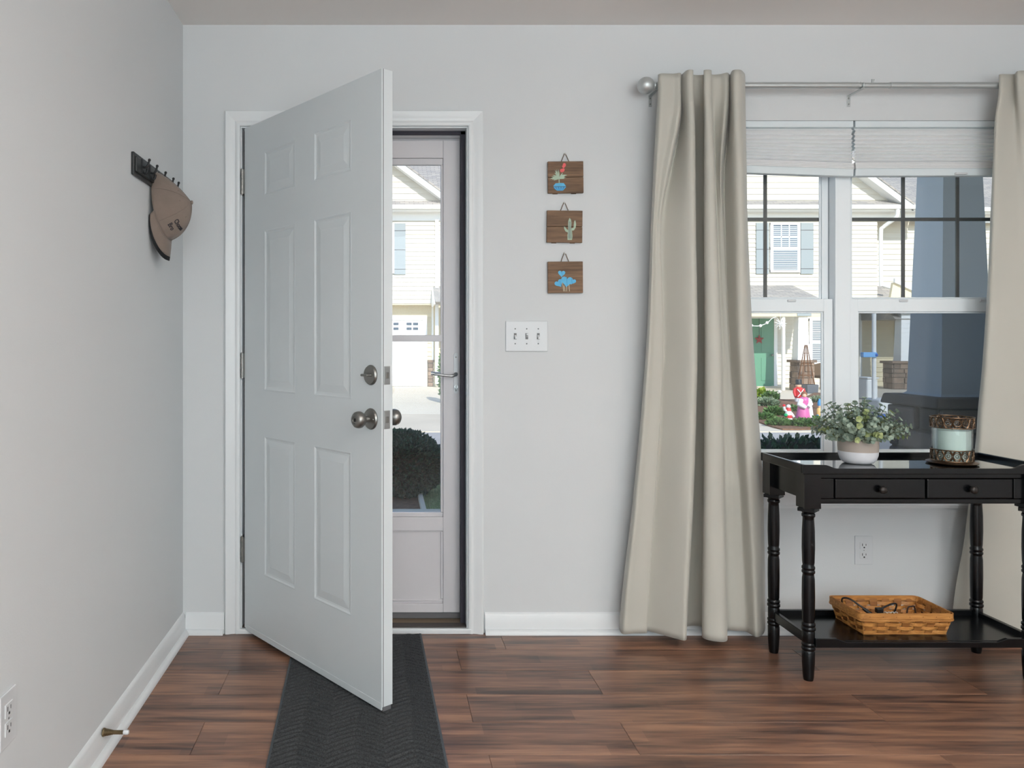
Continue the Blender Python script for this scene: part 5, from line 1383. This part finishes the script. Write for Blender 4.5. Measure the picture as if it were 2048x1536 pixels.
# porch chair
dCh = DF-1.0; cc_ = P(1650, 0, dCh)
chh = thing('wicker_chair', 'brown wicker chair with a rounded back on the far porch', 'chair', (cc_.x, cc_.y, GZ+.1))
mat('wicker', (96,76,56), .8, var=.2, vscale=30)
MB().prism([(cc_.x-.28, .15), (cc_.x+.28, .15), (cc_.x+.30, .36), (cc_.x+.20, .50), (cc_.x, .55), (cc_.x-.20, .50), (cc_.x-.30, .36)], cc_.y+.22, cc_.y+.28).build('backrest', 'wicker', chh)
MB().box(cc_.x-.28, cc_.x+.28, cc_.y-.25, cc_.y+.25, .12, .20).build('seat', 'wicker', chh, bevel=.02)
for sx_ in (-.25, .25):
    for sy_ in (-.22, .22): MB().tube([(cc_.x+sx_, cc_.y+sy_, dz0-.05), (cc_.x+sx_, cc_.y+sy_, .14)], .02, 6).build('leg', 'wicker', chh)

# figurines
mat('figure_red', (206,52,54), .45); mat('figure_black', (34,36,40), .5); mat('figure_skin', (222,180,150), .5); mat('figure_pink', (206,104,160), .45)
mat('figure_white', (236,234,236), .4); mat('figure_hair', (132,84,56), .6); mat('figure_blue', (60,140,196), .45); mat('figure_green', (40,160,96), .5); mat('figure_yellow', (236,190,120), .5)
d1 = ground_d(805); s1_ = d1/F; b1 = P(1597, 805, d1)
f1 = thing('soldier_figurine', 'red-coated toy soldier lawn figurine with tall black hat', 'figurine', (b1.x, b1.y, GZ))
def pz(py, d): return HC-(py-PY)*d/F
bd = MB().lathe([(.0,GZ),(.07,GZ),(.075,GZ+.1),(.06,pz(795,d1))], (b1.x,b1.y,0), 14).build('trousers', 'figure_white', f1, smooth=50)
ct = MB().lathe([(.062,pz(797,d1)),(.085,pz(794,d1)),(.095,pz(780,d1)),(.09,pz(776,d1)),(.04,pz(773.5,d1))], (b1.x,b1.y,0), 16).build('coat', 'figure_red', f1, smooth=50)
for s in (-1,1):
    MB().tube([(b1.x+s*.095,b1.y-.02,pz(777,d1)), (b1.x+s*.115,b1.y-.03,pz(784,d1)), (b1.x+s*.10,b1.y-.05,pz(792,d1))], [.032,.03,.024], 8).build('arm', 'figure_red', f1, smooth=60)
    MB().tube([(b1.x-s*.07,b1.y-.085,pz(778,d1)), (b1.x,b1.y-.105,pz(786,d1)), (b1.x+s*.06,b1.y-.085,pz(793,d1))], .010, 6).build('strap', 'figure_white', ct)
hd1 = MB().ball((b1.x,b1.y,pz(771,d1)), .062, 14, 10).build('head', 'figure_skin', f1, smooth=60)
MB().lathe([(.066,pz(769,d1)),(.066,pz(760.5,d1)),(.055,pz(759,d1)),(.0,pz(758.5,d1))], (b1.x,b1.y,0), 16, cap=False).build('hat', 'figure_black', f1, smooth=50)
d2 = ground_d(838); b2 = P(1608, 838, d2)
f2 = thing('caroler_figurine', 'lawn figurine in a pink gown with white sleeves and brown hair', 'figurine', (b2.x, b2.y, GZ))
MB().lathe([(.0,GZ),(.115,GZ),(.12,GZ+.02),(.10,pz(825,d2)),(.085,pz(815,d2)),(.07,pz(806,d2))], (b2.x-.02,b2.y,0), 16, cap=False).build('skirt', 'figure_pink', f2, smooth=60)
MB().lathe([(.07,pz(808,d2)),(.085,pz(802,d2)),(.08,pz(797,d2)),(.035,pz(793,d2))], (b2.x,b2.y,0), 16).build('bodice', 'figure_pink', f2, smooth=60)
MB().tube([(b2.x-.07,b2.y-.03,pz(799,d2)), (b2.x-.11,b2.y-.06,pz(808,d2)), (b2.x-.02,b2.y-.10,pz(815,d2))], [.045,.055,.035], 10).build('sleeve', 'figure_white', f2, smooth=60)
MB().tube([(b2.x+.07,b2.y-.03,pz(799,d2)), (b2.x+.08,b2.y-.06,pz(808,d2)), (b2.x+.02,b2.y-.10,pz(813,d2))], [.04,.045,.03], 10).build('sleeve', 'figure_white', f2, smooth=60)
MB().tube([(b2.x+.06,b2.y-.02,pz(796,d2)), (b2.x+.095,b2.y-.02,pz(815,d2)), (b2.x+.12,b2.y,pz(836,d2))], [.03,.04,.05], 8).build('shawl', 'figure_white', f2, smooth=60)
MB().ball((b2.x-.008,b2.y-.026,pz(791,d2)), .036, 14, 10).build('head', 'figure_skin', f2, smooth=60)
MB().ball((b2.x+.003,b2.y+.004,pz(788.5,d2)), .052, 14, 10).build('hair', 'figure_hair', f2, smooth=60)
d3 = ground_d(850); b3 = P(1577, 850, d3)
f3 = thing('candy_cane_figurine', 'small red and white striped lawn figurine with green mittens', 'figurine', (b3.x, b3.y, GZ))
zz = [850, 846.5, 843, 839.5, 836, 830, 822, 815]; rr_ = [.055, .058, .058, .058, .056, .05, .045, .03]
for k in range(7):
    MB().lathe([(rr_[k], pz(zz[k],d3)), (rr_[k+1], pz(zz[k+1],d3))], (b3.x,b3.y,0), 14).build('stripe', 'figure_red' if k % 2 == 0 else 'figure_white', f3, smooth=40)
MB().ball((b3.x,b3.y,pz(813,d3)), .034, 12, 8).build('head', 'figure_white', f3, smooth=60)
MB().tube([(b3.x-.03,b3.y,pz(822,d3)), (b3.x-.075,b3.y-.02,pz(820,d3)), (b3.x-.085,b3.y-.02,pz(812,d3))], [.022,.02,.02], 8).build('arm', 'figure_white', f3, smooth=60)
MB().ball((b3.x-.085,b3.y-.02,pz(811,d3)), .025, 10, 8).build('mitten', 'figure_red', f3, smooth=60)
MB().ball((b3.x-.06,b3.y-.03,pz(830,d3)), .03, 10, 8).build('mitten', 'figure_green', f3, smooth=60)
MB().tube([(b3.x+.04,b3.y,pz(826,d3)), (b3.x+.08,b3.y-.02,pz(834,d3))], [.024,.02], 8).build('arm', 'figure_white', f3, smooth=60)
d4 = ground_d(836); b4 = P(1639, 836, d4)
f4 = thing('elf_figurine', 'blue and yellow lawn figurine by the right edge of the left window half', 'figurine', (b4.x, b4.y, GZ))
MB().lathe([(.0,GZ),(.05,GZ),(.055,pz(825,d4)),(.045,pz(817,d4)),(.02,pz(815,d4))], (b4.x,b4.y,0), 14, cap=False).build('robe', 'figure_yellow', f4, smooth=60)
MB().ball((b4.x,b4.y,pz(813,d4)), .032, 12, 8).build('head', 'figure_skin', f4, smooth=60)
MB().lathe([(.036,pz(811,d4)),(.03,pz(803,d4)),(.004,pz(797,d4))], (b4.x,b4.y,0), 14).build('hat', 'figure_blue', f4, smooth=60)
MB().ball((b4.x-.045,b4.y-.02,pz(832,d4)), .03, 10, 8).build('shoe', 'figure_blue', f4, smooth=60)
# path light
dl = ground_d(797); b5 = P(1559, 797, dl)
plt = thing('path_light', 'small path light with white globe in the garden bed', 'lamp', (b5.x, b5.y, GZ))
MB().tube([(b5.x,b5.y,GZ), (b5.x,b5.y,pz(784,dl))], .012, 6).build('stake', 'hook_black', plt)
MB().lathe([(.02,pz(786,dl)),(.045,pz(783.5,dl)),(.04,pz(781,dl)),(.0,pz(780,dl))], (b5.x,b5.y,0), 12).build('globe', 'ext_white', plt, smooth=60)
# garden bed and its plants
bedm = MB(); pts_ = [(1486,834),(1545,855),(1565,860),(1600,860),(1660,858),(1700,850),(1700,792),(1630,786),(1600,800),(1550,800),(1486,785)]
bedm.prism([(P(px,py,ground_d(py)).x, P(px,py,ground_d(py)).y) for px, py in pts_], GZ-.05, GZ+.02, 'XY').build('garden_bed', 'mulch', kind='structure')
def shrub(label, px, py, w_px, h_px, mtl, n, L):
    d = ground_d(py); b = P(px, py, d); w, h = w_px*d/F/2, h_px*d/F/2
    t = thing('shrub', label, 'shrub', (b.x, b.y, GZ), group='shrubs in the garden bed across the street')
    leaf_blob(MB(), (b.x, b.y, GZ+h*.8), (w, w*.8, h), n, L, rg, .3).build('foliage', mtl, t, recalc=False, kind='stuff')
    m = MB()
    for k in range(4): m.tube([(b.x, b.y, GZ), (b.x+w*.5*math.cos(k*1.6), b.y+w*.4*math.sin(k*1.6), GZ+h)], .008, 4)
    m.build('stems', 'bark', t)
for a in (('yellow-green spiky shrub at the left of the garden bed', 1521, 797, 17, 18, 'bright_leaf', 260, .11),
          ('green shrub beside the yellow-green one in the garden bed', 1541, 800, 26, 15, 'shrub_leaf', 400, .09),
          ('wide grey-green shrub low in the garden bed', 1533, 813, 42, 15, 'grey_leaf', 600, .08),
          ('green groundcover clump left of the striped figurine', 1548, 832, 34, 17, 'shrub_leaf', 520, .07),
          ('green groundcover along the front tip of the bed', 1560, 852, 46, 14, 'shrub_leaf', 620, .06),
          ('low green groundcover at the left front of the bed', 1528, 840, 40, 12, 'shrub_leaf', 420, .06),
          ('green groundcover clump below the pink figurine', 1608, 854, 40, 16, 'shrub_leaf', 620, .06),
          ('green groundcover clump at the right end of the bed', 1642, 852, 42, 18, 'shrub_leaf', 620, .06),
          ('small green shrub behind the blue and yellow figurine', 1632, 806, 18, 11, 'grey_leaf', 220, .08),
          ('small green shrub behind the striped figurine', 1592, 824, 22, 12, 'shrub_leaf', 260, .07)):
    shrub(*a)
# narrow shrub by the garage
dI = ground_d(806); bI = P(890, 806, dI)
iv = thing('columnar_shrub', 'bright green climbing shrub right of the garage', 'shrub', (bI.x, bI.y, GZ))
leaf_blob(MB(), (bI.x, bI.y, GZ+.66), (.13, .13, .68), 900, .07, rg, .3).build('foliage', 'shrub_leaf', iv, recalc=False, kind='stuff')
MB().tube([(bI.x, bI.y, GZ), (bI.x, bI.y, GZ+1.2)], .015, 6).build('trunk', 'bark', iv)
# white pole stand with a pale blue band and weighted base
dQ = 14.6; q = P(1748, 0, dQ)
mat('band_blue', (120,180,236), .5); mat('base_blue', (50,104,190), .5)
ps = thing('pole_stand', 'white pole with a pale blue band on a weighted white base', 'pole', (q.x, q.y, GZ))
MB().tube([(q.x, q.y, GZ+.2), (q.x, q.y, 1.85)], .036, 14).build('pole', 'ext_white', ps, smooth=60)
MB().box(q.x-.235, q.x+.02, q.y-.07, q.y+.03, HZ_(714.5,dQ), HZ_(704.5,dQ)).build('band', 'band_blue', ps, bevel=.01)
MB().ball((q.x+.005, q.y-.06, HZ_(710,dQ)), .03, 10, 8).build('clamp_knob', 'base_blue', ps)
MB().box(q.x-.05, q.x+.42, q.y-.25, q.y+.3, HZ_(826,dQ), HZ_(797,dQ)).build('base_tank', 'ext_white', ps, bevel=.05, segs=4)
MB().box(q.x-.05, q.x+.30, q.y-.22, q.y+.27, GZ, HZ_(826,dQ)).build('base_foot', 'base_blue', ps, bevel=.02)
dS = 19.0; sbx = P(1735, 0, dS)
bx_s = thing('storage_box', 'white rounded storage box behind the pole across the street', 'box', (sbx.x, sbx.y, GZ))
MB().box(HX(1724,dS), HX(1746,dS), sbx.y-.2, sbx.y+.25, GZ, HZ_(757,dS)).build('bin', 'ext_white', bx_s, bevel=.04, segs=3)
MB().box(HX(1723,dS), HX(1747,dS), sbx.y-.23, sbx.y+.28, HZ_(757,dS), HZ_(754,dS)).build('lid', 'ext_white', bx_s, bevel=.02)
